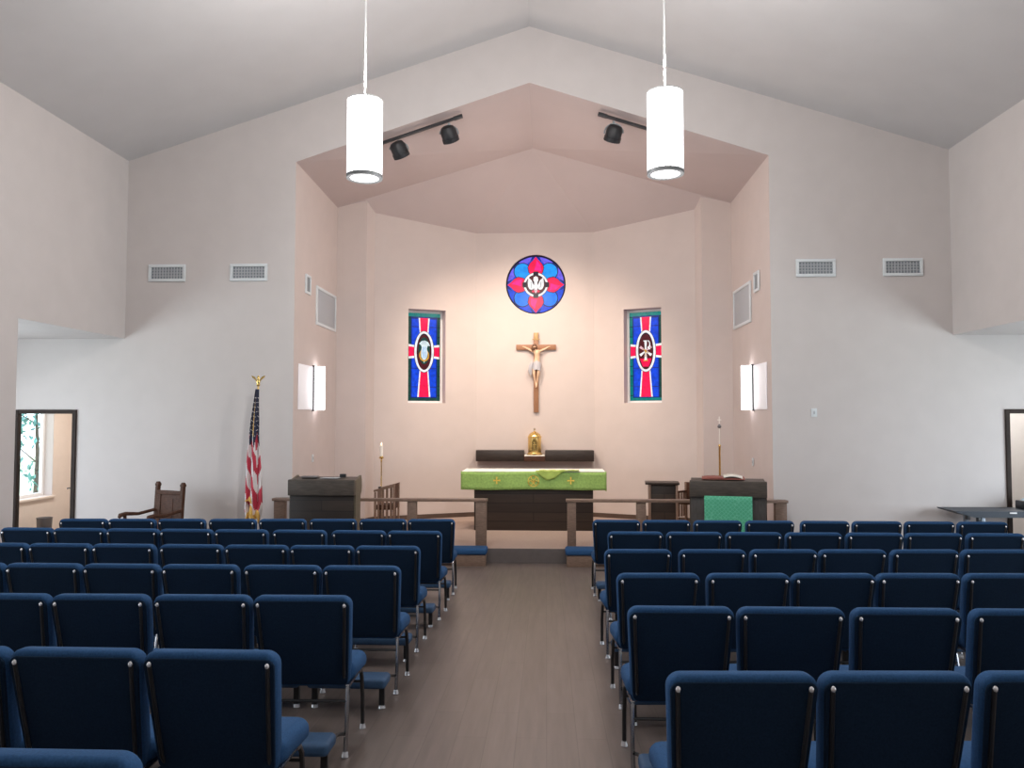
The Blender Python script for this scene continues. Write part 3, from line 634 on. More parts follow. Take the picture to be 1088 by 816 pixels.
for x_, y_, h in ((-.16, -.15, .62), (.16, -.15, .62), (-.16, .18, .78), (.16, .18, .78)):
    b = MB(); b.bbox(x_ - .02, x_ + .02, y_ - .02, y_ + .02, 0, h, .004); b.build('leg', M['railwood'], t)
b = MB(); b.bbox(-.15, .15, -.15, .16, .40, .45, .01); b.build('seat', M['chairwood'], t)
for q in (-1, 1):
    b = MB(); b.bbox(q * .16 - .03, q * .16 + .03, -.18, .20, .60, .63, .005); b.build('armrest', M['chairwood'], t)
    b = MB()
    for yy in (-.07, .02, .1): b.box(q * .16 - .008, q * .16 + .008, yy - .02, yy + .02, .16, .60)
    b.build('side_slats', M['railwood'], t, 0)
b = MB(); b.bbox(-.15, .15, .165, .195, .45, .78, .006); b.build('backrest', M['chairwood'], t)

# standing candle and processional torch
t = thing('candle_stand', 'tall brass floor candlestick with a lit white candle', 'candlestick', (-3.085, 14.76, PLAT))
b = MB(); b.lathe([(.12, 0), (.12, .02), (.05, .04), (.02, .09)], n=24); b.build('base', M['brass'], t, 40)
b = MB(); b.lathe([(.011, .08), (.011, .62), (.02, .64), (.011, .66), (.010, 1.14), (.018, 1.16), (.010, 1.18), (.01, 1.215)], n=12); b.build('stem', M['brass'], t, 40)
b = MB(); b.lathe([(.012, 1.19), (.05, 1.215), (.052, 1.222), (.034, 1.225), (.034, 1.25), (.028, 1.25)], n=20); b.build('drip_pan', M['brass'], t, 40)
b = MB(); b.lathe([(.032, 1.226), (.032, 1.445), (.02, 1.45)], n=20); cd = b.build('candle', M['wax'], t, 40)
b = MB(); b.lathe([(.001, 1.45), (.008, 1.465), (.006, 1.485), (.001, 1.505)], n=10); b.build('flame', M['flame'], cd)
t = thing('processional_cross', 'slender brass and white processional cross behind the cloth hung lectern', 'processional cross', (3.0, 13.85, PLAT))
b = MB(); b.lathe([(.15, 0), (.15, .02), (.10, .03), (.03, .06), (.022, .2)], n=24); b.build('base', M['brass'], t, 40)
b = MB(); b.lathe([(.017, .1), (.017, 1.47), (.025, 1.48), (.012, 1.51)], n=12); b.build('pole', M['brass'], t, 40)
b = MB(); b.lathe([(.010, 1.5), (.008, 1.79)], n=10); b.build('upper_shaft', M['wax'], t, 40)
b = MB(); b.lathe([(.008, 1.785), (.03, 1.80), (.034, 1.82), (.022, 1.84), (.006, 1.86)], n=14); b.build('knob', M['greymetal'], t, 40)
b = MB(); b.box(-.006, .006, -.005, .005, 1.855, 1.99); b.box(-.035, .035, -.0048, .0048, 1.925, 1.938); b.build('small_cross', M['wax'], t)

# ------------------------------------------------------------------ flag, armchair, table
fx, fy = -4.43, 11.92; fz = floor_z(fy)
t = thing('flag', 'furled striped flag with gold fringe on an eagle topped pole', 'flag', (fx, fy, fz))
b = MB(); b.lathe([(.16, 0), (.16, .025), (.13, .04), (.05, .06), (.03, .12), (.022, .14)], n=28); b.build('base', M['brass'], t, 40)
b = MB(); b.tube([(-.02, 0, .1), (.03, 0, 2.68)], .014, 10); b.build('pole', M['gold'], t)
b = MB(); b.ball((.03, 0, 2.69), .028); b.lathe([(.02, 2.70), (.03, 2.73), (.018, 2.78), (.022, 2.80), (.008, 2.83)], (.03, 0, 0), 12)
for s in (-1, 1): b.add([(.03 + s * x, y_, z) for y_ in (-.008, .008) for x, z in ((.01, 2.74), (.055, 2.81), (.105, 2.83), (.095, 2.80), (.05, 2.765), (.015, 2.72))], [(0, 1, 2, 3, 4, 5), (6, 7, 8, 9, 10, 11), (0, 1, 7, 6), (1, 2, 8, 7), (2, 3, 9, 8), (3, 4, 10, 9), (4, 5, 11, 10), (5, 0, 6, 11)])
b.build('eagle_finial', M['brass'], t, 40)
NU, NV = 44, 60
def hw(v):
    pts = [(0, .030), (.10, .045), (.25, .075), (.40, .088), (.46, .10), (.62, .125), (.80, .135), (.92, .14), (1, .10)]
    for (a, p), (b_, q) in zip(pts, pts[1:]):
        if v <= b_: return p + (q - p) * (v - a) / (b_ - a)
    return pts[-1][1]
def fl(u, v):
    q = u * 2 - 1; cx = .025 - .055 * v - .02 * math.sin(v * 5); w_ = hw(v)
    fold = math.sin(q * 7.5 + v * 2.2); x = cx + w_ * q + .012 * math.sin(q * 15 + v * 3) * v
    y = -.045 * fold * (.35 + .65 * v) - .045 * (1 - q * q) - .012
    z = 2.62 - v * 1.93 - .05 * v * math.sin(q * 6 + 1)
    return (x, y, z - (.06 * (q * q) if v > .9 else 0) * (v - .9) * 10)
def fmi(i, j):
    u, v = (i + .5) / NU, (j + .5) / NV; q = u * 2 - 1
    if v < .40 + .05 * math.sin(q * 9): return 2 if not (abs(q + .02) < .12 and v < .36) else 3
    x = q * hw(v); e = (v * 1.93 - 5.0 * x) / .27 if q < .3 else (v * 1.93 + 3.2 * x) / .27 + .2
    return 0 if math.floor(e + 40.9) % 2 == 0 else 1
b = drape(NU, NV, fl, fmi); fo = solid(b.build('flag_cloth', [M['red'], M['flagwhite'], M['navy'], M['fringe']], t, 60), .004)
st = MB()
for j in range(9):
    for i in range(-3, 4):
        u, v = .5 + i * .15 + (.06 if j % 2 else 0), .07 + j * .037
        if not .04 < u < .96 or abs(u - .49) < .07: continue
        p = Vector(fl(u, v)) + Vector((0, -.010, 0)); r0 = .011
        st.add([(p.x + (r0 if k % 2 == 0 else r0 * .4) * math.sin(k * PI / 5), p.y, p.z + (r0 if k % 2 == 0 else r0 * .4) * math.cos(k * PI / 5)) for k in range(10)], [tuple(range(10))])
st.build('stars', M['flagwhite'], fo, 0)
fg = drape(40, 3, lambda u, v: tuple(Vector(fl(.02 + .96 * u, .965 + .035 * v)) + Vector((0, -.012 - .012 * v, -.03 * v + .012 * math.sin(u * 50) * v)))); solid(fg.build('fringe', M['fringe'], fo), .006)
fg = MB(); fg.tube([Vector(fl(.10 + .05 * k, .865 + .010 * k * (1 if k < 4 else .2))) + Vector((0, -.035, 0)) for k in range(9)], [.006, .012, .016, .018, .018, .018, .016, .012, .006]); fg.tube([Vector(fl(.45 + .01 * k, .90 + .02 * k)) + Vector((0, -.045, 0)) for k in range(5)], [.01, .02, .026, .028, .02]); fg.build('gold_tassel', M['fringe'], fo)

t = thing('wooden_armchair', 'old carved oak armchair against the wall near the flag', 'armchair', (-5.83, 11.62, floor_z(11.62) + .003), math.radians(-24))
for x_ in (-.27, .27):
    b = MB(); b.rings([[(x_ + a * .026, y_ + c_ * .028, z) for a, c_ in ((-1, -1), (1, -1), (1, 1), (-1, 1))] for y_, z in ((.24, 0), (.24, .45), (.255, .8), (.275, 1.12))])
    b.rings([[(x_ + a * r, .278 + c_ * r, z) for a, c_ in ((-1, -1), (1, -1), (1, 1), (-1, 1))] for r, z in ((.022, 1.12), (.032, 1.13), (.032, 1.155), (.018, 1.19))]); b.build('rear_post', M['chairwood'], t, 30)
    b = MB(); b.lathe([(.028, 0), (.028, .1), (.018, .13), (.026, .3), (.03, .42), (.02, .5), (.026, .735)], (x_ * 1.12, -.27, 0), 12); b.build('front_leg', M['chairwood'], t, 40)
    b = MB(); b.tube([(x_, .24, .77), (x_ * 1.08, -.05, .73), (x_ * 1.12, -.26, .75), (x_ * 1.12, -.35, .735), (x_ * 1.12, -.37, .70)], [.024, .024, .03, .034, .02], 10); b.build('armrest', M['chairwood'], t)
b = MB(); b.bbox(-.275, .275, -.30, .24, .40, .45, .01); b.build('seat', M['chairwood'], t)
b = MB(); mxb = Matrix.Translation((0, .24, .5)) @ Matrix.Rotation(math.radians(-3), 4, 'X'); b.bbox(-.25, .25, -.015, .015, -.04, .56, .005, mx=mxb); p = b.build('back_panel', M['chairwood'], t)
b = MB()
for q in ((-.248, .248, .50, .565), (-.248, .248, .0, .06), (-.248, -.17, .06, .50), (.17, .248, .06, .50)): b.bbox(q[0], q[1], -.028, -.012, q[2], q[3], .004, mx=mxb)
b.bbox(-.10, .10, -.024, -.012, .12, .44, .004, mx=mxb); b.build('carved_frame', M['chairwood'], p)
b = MB(); b.bbox(-.245, .245, -.29, -.265, .10, .14, .004); b.bbox(-.245, .245, .21, .235, .10, .14, .004); b.build('stretcher', M['chairwood'], t)

ty = 11.93
t = thing('folding_table', 'long blue grey table in front of the dark framed doorway', 'table', (6.88, ty, floor_z(ty)))
b = MB(); b.prism([(-1.02, .845), (-1.0, .825), (-.76, .755), (.9, .755), (.92, .845)], 1, -.28, .28); b.build('table_top', M['tabletop'], t, 0)
for s in (-1, 1):
    x_ = -.62 if s < 0 else .62
    for y_ in (-.22, .22): b = MB(); b.bbox(x_ - .03, x_ + .03, y_ - .03, y_ + .03, 0, .755, .006); b.build('leg', M['tableleg'], t)
    b = MB(); b.bbox(x_ - .02, x_ + .02, -.19, .19, .12, .16, .004); b.build('stretcher', M['tableleg'], t)
b = MB(); b.bbox(-.86, -.80, -.26, -.20, .72, .785, .01); b.bbox(-.71, -.67, -.27, -.21, .69, .754, .01); b.build('clamp_bracket', M['black'], t)
b = MB(); b.bbox(-.27, -.17, -.29, -.2785, .812, .832, .003); b.build('latch', M['white'], t)
t = thing('equipment_case', 'black equipment case with a pale blue painted highlight, on the long table', 'case', (7.17, ty + .02, floor_z(ty) + .846))
b = MB(); b.bbox(-.22, .30, -.16, .16, 0, .12, .015); b.build('case_body', M['black'], t)
b = MB(); b.prism([(-.16, .12), (.28, .12), (.28, .24), (.02, .21)], 1, -.14, .14); b.build('case_highlight', M['bluegrey'], t, 0)  # highlight along the case top, shaped as a pale blue wedge
small('wooden_box', 'orange brown wooden box on the floor below the long table', 'box', M['boxwood'], -.2, .2, -.15, .15, .52, 7.28, 11.95, floor_z(11.95) - .002)
o = MB().lathe([(.10, 0), (.11, .02), (.13, .44), (.138, .45), (.13, .452), (.12, .43), (.10, .03)], n=24).build('waste_bin', M['greymetal']); o.location = (-9.15, 14.15, floor_z(14.15)); tag(o, 'small grey bin inside the room through the open door', 'bin')

# ------------------------------------------------------------------ wall fittings
def vent(name, label, x, z, w_, h, group):
    t = thing(name, label, 'vent', (x, YW, z), 0, group); f_ = .045
    b = MB()
    for a in ((-w_ / 2, w_ / 2, h / 2 - f_, h / 2), (-w_ / 2, w_ / 2, -h / 2, -h / 2 + f_), (-w_ / 2, -w_ / 2 + f_, -h / 2 + f_, h / 2 - f_), (w_ / 2 - f_, w_ / 2, -h / 2 + f_, h / 2 - f_)): b.bbox(a[0], a[1], -.03, -.001, a[2], a[3], .004)
    b.build('vent_frame', M['ventwhite'], t)
    b = MB(); b.quad((-w_ / 2 + .01, -.002, -h / 2 + .01), (w_ / 2 - .01, -.002, -h / 2 + .01), (w_ / 2 - .01, -.002, h / 2 - .01), (-w_ / 2 + .01, -.002, h / 2 - .01)); b.build('vent_backing', M['ventgrey'], t, 0)
    b = MB(); n = 11
    for k in range(1, n): xx = -w_ / 2 + f_ + (w_ - 2 * f_) * k / n; b.box(xx - .007, xx + .007, -.018, -.004, -h / 2 + f_, h / 2 - f_)
    for k in range(1, 4): zz = -h / 2 + f_ + (h - 2 * f_) * k / 4; b.box(-w_ / 2 + f_, w_ / 2 - f_, -.022, -.018, zz - .007, zz + .007)
    b.build('grille', M['grillegrey'], t, 0)
for lb, x in (('white framed air vent high on the wall, nearer the flag side aisle corner', -6.04), ('white framed air vent high on the wall above the flag', -4.715), ('white framed air vent high on the wall above the small wall control', 4.16), ('white framed air vent high on the wall, nearer the table side aisle corner', 5.475)):
    vent('air_vent', lb, x, 4.045, .60, .275, 'air vents on the front wall')
def side_panel(name, label, x, s, y0, y1, z0, z1, m, cat):
    t = thing(name, label, cat, (x, (y0 + y1) / 2, (z0 + z1) / 2)); h, k = (y1 - y0) / 2, (z1 - z0) / 2; f_ = min(.05, h * .3)
    def bx(b, a, ya, yb, za, zb): b.bbox(min(0, s * a) + s * .001, max(0, s * a) + s * .001, ya, yb, za, zb, .003)
    b = MB(); bx(b, .025, -h, h, k - f_, k); bx(b, .025, -h, h, -k, -k + f_); bx(b, .025, -h, -h + f_, -k + f_, k - f_); bx(b, .025, h - f_, h, -k + f_, k - f_); b.build('panel_frame', M['ventwhite'], t)
    b = MB(); bx(b, .012, -h + f_, h - f_, -k + f_, k - f_); b.build('panel_mesh', m, t)
side_panel('return_grille', 'large square wall grille inside the chancel, flag side', -3.975, 1, 13.45, 14.70, 3.35, 4.03, M['grillegrey'], 'grille')
side_panel('return_grille', 'large square wall grille inside the chancel, table side', 3.46, -1, 13.40, 14.60, 3.35, 4.05, M['grillegrey'], 'grille')
side_panel('slot_vent', 'small tall wall vent inside the chancel, flag side', -3.975, 1, 12.83, 13.10, 3.80, 4.12, M['ventgrey'], 'vent')
side_panel('slot_vent', 'small tall wall vent inside the chancel, table side', 3.46, -1, 12.87, 13.17, 3.80, 4.13, M['ventgrey'], 'vent')
def switch(name, label, x, y, z, s, ax):
    t = thing(name, label, 'switch', (x, y, z), 0 if ax else s * PI / 2)
    b = MB(); b.bbox(-.045, .045, -.012, -.001, -.065, .065, .004); b.build('cover_plate', M['ventwhite'], t)
    b = MB(); b.bbox(-.012, .012, -.020, -.012, -.025, .025, .003); b.build('toggle', M['grillegrey'], t)
switch('light_switch', 'pale wall switch inside the chancel above the bare lectern', -3.975, 13.35, 1.05, 1, 0)
switch('light_switch', 'pale wall switch inside the chancel above the cloth hung lectern', 3.46, 13.42, 1.0, -1, 0)
switch('wall_control', 'small pale control plate on the front wall, table side', 4.10, YW, 1.815, 1, 1)
def sconce(label, x, s):
    t = thing('wall_sconce', label, 'wall lamp', (x, 13.32, 2.24)); h = .37
    b = MB(); b.bbox(min(0, s * .03) + s * .001, max(0, s * .03) + s * .001, -.034, .02, -h - .02, h + .02, .003); b.build('metal_spine', M['darkgrey'], t)
    b = MB(); p = [(s * .034, .0), (s * .17, .0), (s * .185, .012), (s * .185, .10), (s * .15, .20), (s * .08, .26), (s * .034, .27)]
    b.rings([[(u, v, z) for u, v in p] for z in (-h, h)]); b.build('lamp_glass', M['sconce'], t, 60)
    b = MB(); b.bbox(min(0, s * .012) + s * .001, max(0, s * .012) + s * .001, -.80, -.032, -h, h, .003); b.build('wall_glow', M['wallglow'], t)  # glowing panel in place of the light patch the sconce throws on the wall
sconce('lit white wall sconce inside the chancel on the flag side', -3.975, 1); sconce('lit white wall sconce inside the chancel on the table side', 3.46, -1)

# pendant lamps
def pendant(label, x, y, zb_, h, r):
    t = thing('pendant_lamp', label, 'pendant lamp', (x, y, zb_), 0, 'cylinder pendant lamps')
    zc = roofz(x) - zb_
    b = MB(); b.cyl((0, 0, h), (0, 0, zc - .02), .008, n=10); b.build('stem', M['white'], t)
    b = MB(); b.lathe([(.065, zc - .05), (.065, zc - .03), (.03, zc + .015)], n=20); b.build('ceiling_canopy', M['white'], t)
    b = MB(); n = 40
    b.rings([[(r * math.cos(2 * PI * k / n), r * math.sin(2 * PI * k / n), z) for k in range(n)] for z in (.03, h)], False)
    b.rings([[(q * math.cos(2 * PI * k / n), q * math.sin(2 * PI * k / n), h) for k in range(n)] for q in (r, .02)], False); sh = b.build('lamp_shade', M['shade'], t)
    b = MB()
    for k in range(24): a = 2 * PI * (k + .5) / 24; b.box(r - .001, r + .005, -.004, .004, .03, h, mx=Matrix.Rotation(a, 4, 'Z'))
    b.build('shade_ribs', M['sconce_rib'], sh, 0)
    b = MB(); b.rings([[(q * math.cos(2 * PI * k / n), q * math.sin(2 * PI * k / n), z) for k in range(n)] for q, z in ((r + .008, .035), (r + .008, 0), (r - .03, 0), (r - .03, .01))], False); b.build('bottom_rim', M['rimgrey'], t)
    b = MB(); b.lathe([(r - .028, .008), (r - .028, .02)], n=n); b.build('diffuser', M['diffuser'], t)
    b = MB(); b.lathe([(r + .005, h - .004), (r + .005, h + .012), (r - .01, h + .012)], n=n, cap=False); b.build('top_rim', M['white'], t)
M['sconce_rib'] = mat('shade rib', (.7, .7, .72), .5, var=0, emit=(.8, .83, .9), estr=.75)
pendant('glowing white cylinder pendant hanging on the flag side of the aisle', -1.87, 8.0, 4.20, .81, .178)
pendant('glowing white cylinder pendant hanging on the table side of the aisle', 1.22, 8.0, 4.20, .84, .178)

# track lights on the chancel ceiling
def czf(x): return 7.01 - .327 * abs(x - RX)
TYK = 12.48
def track(label, xa, xb):
    t = thing('track_rail', label, 'track', (xa, TYK, czf(xa) - .065)); d = Vector((xb - xa, 0, czf(xb) - czf(xa))); L = d.length; an = -math.atan2(d.z, d.x)
    mx = Matrix.Rotation(an, 4, 'Y')
    b = MB(); b.bbox(0, L, -.03, .03, -.02, .02, .004, mx=mx); b.build('track_channel', M['darkgrey'], t)
    b = MB(); b.bbox(-.06, .09, -.035, .035, -.026, .026, .005, mx=mx); b.build('feed_box', M['black'], t)
    return t
track('black track rail on the chancel ceiling, flag side', -1.39, -2.9); track('black track rail on the chancel ceiling, table side', .90, 1.85)
def spot(label, x, zc_, target, energy, size=.13, L=.22):
    top = Vector((x, TYK, czf(x) - .104)); c = Vector((x, TYK + .01, zc_))
    t = thing('spotlight', label, 'spotlight', c, 0, 'track spotlights in the chancel')
    dirv = (Vector(target) - c).normalized(); q = dirv.to_track_quat('-Z', 'Y').to_matrix().to_4x4()
    b = MB(); pr = [(.055, .13), (.10, .115), (size, .06), (size, -.05), (size + .008, -.055), (size + .008, -.12), (size - .02, -.12), (size - .03, -.06)]
    b.rings([[q @ Vector((r * math.cos(2 * PI * k / 24), r * math.sin(2 * PI * k / 24), z)) for k in range(24)] for r, z in pr]); b.build('housing', M['darkgrey'], t, 40)
    b = MB(); b.rings([[q @ Vector((r * math.cos(2 * PI * k / 24), r * math.sin(2 * PI * k / 24), z)) for k in range(24)] for r, z in ((size - .02, -.112), (.001, -.108))], False); b.build('lens', M['diffuser'], t)
    b = MB(); tp = top - c
    b.tube([(-size - .02, 0, 0)] + [((size + .02) * math.cos(a), 0, tp.z * .8 * math.sin(a)) for a in [PI * (1 - k / 10) for k in range(1, 10)]] + [(size + .02, 0, 0)], .012, 8)
    b.tube([(0, 0, tp.z * .78), tp], .022, 10); b.build('yoke', M['ventgrey'], t)
    l = bpy.data.lights.new('track spot', 'SPOT'); l.energy = energy; l.spot_size = math.radians(76); l.spot_blend = 1.0; l.shadow_soft_size = .08; l.color = (1, .82, .66)
    lo = bpy.data.objects.new('spot_bulb', l); col.objects.link(lo); lo.parent = t; lo.matrix_local = Matrix.Translation(dirv * .16) @ q
spot('round black spotlight, lower of the pair beside the flag side pendant', -2.36, 6.06, (-.5, 15.9, 1.2), SPOT_E)
spot('black spotlight, upper of the pair near the ceiling ridge', -1.55, 6.30, (-.1, 15.9, 1.6), SPOT_E)
spot('black spotlight beside the table side pendant', 1.09, 6.27, (-.2, 15.9, 1.4), SPOT_E)
# ------------------------------------------------------------------ blue stacking chairs
def make_chair():
    t = thing('chair', 'chair', 'chair')
    HW = .283
    # seat
    b = MB(); b.pillow(rrect(-HW + .006, HW - .006, .118, .52, .06, 6), .105, .045, lambda u, v, w: (u, v, .372 + w + (.012 * (1 - (u / HW) ** 2) if w > .05 else 0) - (.03 * max(0, (v - .38) / .14) ** 2)))
    b.build('seat', M['fabric'], t, 60)
    # backrest: leaning padded slab, narrower towards the seat
    def bk(u, v, w): return (u, .085 - (v - .40) * .235 + w + .5 * max(0, .47 - v) ** 1.5, v)
    b = MB(); b.pillow(rrect(-HW, HW, .345, .883, .058, 6, .11), .085, .024, bk); br = b.build('backrest', M['fabric'], t, 60)
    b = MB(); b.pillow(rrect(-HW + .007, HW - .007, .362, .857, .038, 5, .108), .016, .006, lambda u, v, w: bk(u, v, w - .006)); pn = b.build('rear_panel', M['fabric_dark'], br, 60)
    for s in (-1, 1):
        fr = MB(); fr.tube([(s * .222, .13, .36), (s * .228, .078, .43), (s * .247, .085 - (.835 - .40) * .235 - .007, .835)], .0095, 8)
        fo = fr.build('back_frame', M['blackmetal'], t)
        b = MB(); b.ball((s * .246, -.027, .832), .0098, 10, sc=(1, .7, 1.25)); b.build('screw', M['screw'], fo)
    lx = .260
    for s in (-1, 1):
        b = MB(); b.tube([(s * lx, .0, .012), (s * lx, .028, .18), (s * (lx - .004), .055, .335), (s * (lx - .008), .075, .37)], .0125, 8); l = b.build('leg', M['chrome'], t)
        c = MB(); c.cyl((s * lx, .0, .002), (s * lx, .002, .03), .021, .015, 10); c.build('foot_cap', M['screw'], l)
        b = MB(); b.tube([(s * lx, .46, .012), (s * lx, .445, .2), (s * (lx - .004), .43, .325), (s * (lx - .006), .405, .362), (s * (lx - .008), .35, .372)], .0125, 8); l = b.build('leg', M['blackmetal'], t)
        c = MB(); c.cyl((s * lx, .46, .002), (s * lx, .459, .03), .021, .015, 10); c.build('foot_cap', M['screw'], l)
    for s in (-1, 1): b = MB(); b.tube([(s * .252, .06, .36), (s * .252, .36, .374)], .011, 8); b.build('seat_rail', M['chrome'], t)
    b = MB(); b.tube([(-lx, .045, .29), (lx, .045, .29)], .009, 8); b.build('crossbar', M['blackmetal'], t)
    b = MB(); b.tube([(-lx, .43, .29), (lx, .43, .29)], .008, 6); b.build('crossbar', M['blackmetal'], t)
    # folding kneeler behind the chair
    b = MB(); b.pillow(rrect(-.262, .262, -.40, -.20, .03, 4), .065, .022, lambda u, v, w: (u, v, .145 + w)); k = b.build('kneeler_pad', M['kneel'], t, 60)
    for s in (-1, 1):
        b = MB(); b.box(s * .225 - .018, s * .225 + .018, -.325, -.295, .022, .15); b.tube([(s * .245, .02, .12), (s * .235, -.10, .155), (s * .23, -.24, .147)], .010, 6); kl = b.build('kneeler_leg', M['blackmetal'], k, 0)
        c = MB(); c.cyl((s * .225, -.31, .003), (s * .225, -.31, .024), .024, .02, 10); c.build('foot_cap', M['screw'], kl)
    return t
ROWS = {'R0': [(0.732, 3.0), (1.307, 3.03), (1.909, 3.062)], 'R1': [(0.713, 4.241), (1.291, 4.247), (1.889, 4.253), (2.505, 4.259)], 'R2': [(0.755, 5.369), (1.359, 5.397), (1.931, 5.424), (2.503, 5.451), (3.096, 5.479)], 'R3': [(0.766, 6.637), (1.385, 6.668), (1.978, 6.696), (2.554, 6.725), (3.156, 6.754), (3.748, 6.783)], 'R4': [(0.902, 8.054), (1.491, 8.061), (2.085, 8.067), (2.681, 8.074), (3.281, 8.08), (3.866, 8.087), (4.471, 8.093)], 'R5': [(0.827, 9.374), (1.41, 9.375), (2.006, 9.375), (2.609, 9.376), (3.242, 9.376), (3.838, 9.377), (4.435, 9.377), (5.033, 9.377)], 'L0': [(-2.526, 3.231), (-1.954, 3.226), (-1.382, 3.22)], 'L1': [(-3.116, 4.418), (-2.544, 4.429), (-1.955, 4.44), (-1.383, 4.451)], 'L2': [(-4.206, 5.593), (-3.634, 5.594), (-3.062, 5.596), (-2.484, 5.597), (-1.887, 5.599), (-1.315, 5.6)], 'L3': [(-4.823, 6.771), (-4.251, 6.767), (-3.679, 6.764), (-3.078, 6.761), (-2.503, 6.757), (-1.931, 6.754), (-1.358, 6.75)], 'L4': [(-5.432, 8.081), (-4.86, 8.069), (-4.288, 8.057), (-3.716, 8.046), (-3.136, 8.034), (-2.525, 8.021), (-1.909, 8.009), (-1.335, 7.997)], 'L5': [(-5.46, 9.143), (-4.888, 9.17), (-4.302, 9.2), (-3.704, 9.23), (-3.115, 9.26), (-2.519, 9.29), (-1.93, 9.32), (-1.357, 9.349)], 'L-1': [(-1.4, 2.12)]}
TILT = -math.atan(SLOPE)
SCREW = Matrix.Rotation(TILT, 4, 'X') @ Vector((0, -.027, .832))
row_name = {5: 'front row', 4: 'second row', 3: 'third row', 2: 'fourth row', 1: 'fifth row', 0: 'sixth row', -1: 'rear row'}
ords = ['aisle seat', 'second from the aisle', 'third from the aisle', 'fourth from the aisle', 'fifth from the aisle', 'sixth from the aisle', 'seventh from the aisle', 'eighth from the aisle', 'ninth from the aisle']
proto = make_chair(); used = False
for key, seats in ROWS.items():
    side = 'table side' if key[0] == 'R' else 'flag side'; r = int(key[1:])
    seats = sorted(seats, key=lambda p: abs(p[0] - AX))
    ang = math.atan2(seats[-1][1] - seats[0][1], seats[-1][0] - seats[0][0]) if len(seats) > 1 else 0
    if ang > 1.6: ang -= PI
    if ang < -1.6: ang += PI
    for i, (x, y) in enumerate(seats):
        o = copy_tree(proto) if used else proto; used = True
        jr = random.uniform(-.004, .004)
        o.rotation_euler = (TILT, 0, ang * .8 + jr)
        yy = y - SCREW.y; o.location = (x, yy, floor_z(yy) + .001)
        o['label'] = 'blue padded chair, %s of the %s, %s of the hall' % (ords[i], row_name[r], side) if i == 0 else 'blue padded chair, %s in the %s, %s of the hall' % (ords[i], row_name[r], side)
        o['category'] = 'chair'; o['group'] = 'blue chairs in rows on the ' + side

# ------------------------------------------------------------------ outside
w = MB(); w.quad((-60, -40, -1.2), (60, -40, -1.2), (60, 60, -1.2), (-60, 60, -1.2)); struct('lawn_outside', w, M['lawn'])
def tree(x, y, h, r, n, seed, label):
    rr = random.Random(seed); t = thing('tree', label, 'tree', (x, y, -1.2), 0, 'trees outside the side room window')
    b = MB(); b.tube([(0, 0, 0), (.05, .02, h * .4), (-.05, .05, h * .8)], [.07, .055, .02], 8)
    for k in range(7): a = rr.uniform(0, 6.28); z = h * rr.uniform(.3, .75); b.tube([(0, 0, z), (.5 * r * math.cos(a), .5 * r * math.sin(a), z + .4), (r * .8 * math.cos(a), r * .8 * math.sin(a), z + .6)], [.02, .015, .006], 6)
    b.build('trunk', M['bark'], t)
    b = MB()
    cl = [(rr.gauss(0, r * .45), rr.gauss(0, r * .45), h * .65 + rr.gauss(0, h * .18)) for _ in range(26)]
    for k in range(n):
        c = rr.choice(cl); p = Vector(c) + Vector((rr.gauss(0, .22), rr.gauss(0, .22), rr.gauss(0, .2))); s = rr.uniform(.05, .11)
        e = Euler((rr.uniform(0, 6), rr.uniform(0, 6), rr.uniform(0, 6))).to_matrix()
        b.add([p + e @ Vector(q) for q in ((-s, 0, 0), (0, -s * .5, 0), (s, 0, 0), (0, s * .5, 0))], [(0, 1, 2, 3)])
    b.build('crown', M['leaf'], t, 0)
tree(-13.35, 20.2, 4.4, 1.2, 800, 5, 'leafy tree seen through the side room window')

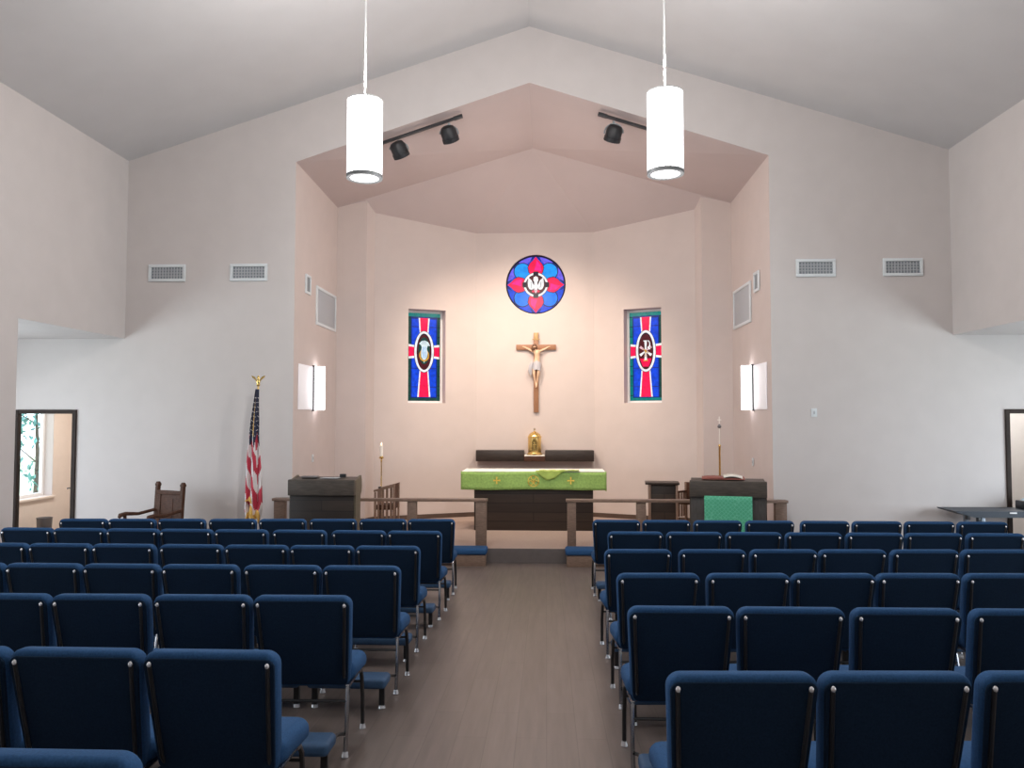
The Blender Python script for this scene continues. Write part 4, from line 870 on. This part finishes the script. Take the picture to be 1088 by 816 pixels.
# ------------------------------------------------------------------ light
W_ = bpy.data.worlds.new('sky'); bpy.context.scene.world = W_; W_.use_nodes = True
nt = W_.node_tree; bg = nt.nodes['Background']
bg.inputs['Color'].default_value = (.86, .93, 1, 1); bg.inputs['Strength'].default_value = 3.0
def area(name, loc, rot, sx, sy, e, c):
    l = bpy.data.lights.new(name, 'AREA'); l.shape = 'RECTANGLE'; l.size = sx; l.size_y = sy; l.energy = e; l.color = c
    o = bpy.data.objects.new(name, l); col.objects.link(o); o.location = loc; o.rotation_euler = rot; return o
for x, sgn, wins in ((AL, -1, wins_l), (AR, 1, wins_r)):
    for i, (a, b) in enumerate(wins):
        e = WIN_E * (b - a) / 2.5
        if sgn < 0 and i == 3: continue
        if i == 2 : e *= .9
        if i == 0 : e *= .12
        if sgn and i == 1: e *= .45
        area('daylight_window', (x + sgn * .12, (a + b) / 2, (WZ0 + WZ1) / 2), (0, sgn * PI / 2, 0), WZ1 - WZ0 - .1, b - a - .1, e, (.80, .91, 1.0))
area('side_room_fill', (8.0, 13.4, 2.70), (0, 0, 0), .6, .6, 40, (1, .97, .93))  # added fill light with no fixture, brightens the table side room
area('side_room_fill', (-8.0, 14.0, 2.70), (0, 0, 0), .6, .6, 60, (1, .95, .9))  # added fill light with no fixture, brightens the flag side room
def point_light(name, loc, e, r, c):
    l = bpy.data.lights.new(name, 'POINT'); l.energy = e; l.shadow_soft_size = r; l.color = c
    o = bpy.data.objects.new(name, l); col.objects.link(o); o.location = loc; return o
for x in (-1.87, 1.22):
    point_light('nave_fill', (x, 3.0, 5.2), NAVE_E, .2, (1, .98, .95)); point_light('nave_fill', (x, -1.5, 5.2), NAVE_E * .8, .2, (1, .98, .95))  # unseen fill lights added to lift the nave ceiling and walls
    point_light('pendant_bulb', (x, 8.0, 3.3), PEND_E, .15, (1, .98, .95)); point_light('pendant_uplight', (x, 8.0, 5.3), PEND_U, .12, (1, .98, .96))

point_light('chancel_fill', (AX, 13.4, 4.5), CH_E, .3, (1, .86, .76))  # soft warm fill added to imitate bounced light in the chancel
# ------------------------------------------------------------------ camera
sc = bpy.context.scene
cam = bpy.data.cameras.new('camera'); co = bpy.data.objects.new('camera', cam); col.objects.link(co); sc.camera = co
cam.sensor_width = 36; cam.lens = 840 / 1088 * 36; cam.clip_start = .05; cam.clip_end = 300
yaw = math.atan(36 / 840); pitch = math.atan(37 / 840 * math.cos(yaw))
co.location = (0, 0, 1.72); co.rotation_euler = (PI / 2 + pitch, 0, yaw)
sc.view_settings.view_transform = 'Standard'; sc.view_settings.look = 'None'; sc.view_settings.exposure = EXPO; sc.view_settings.gamma = 1.0
sc.cycles.max_bounces = 10; sc.cycles.diffuse_bounces = 6; sc.cycles.use_denoising = True; sc.cycles.sample_clamp_indirect = 6
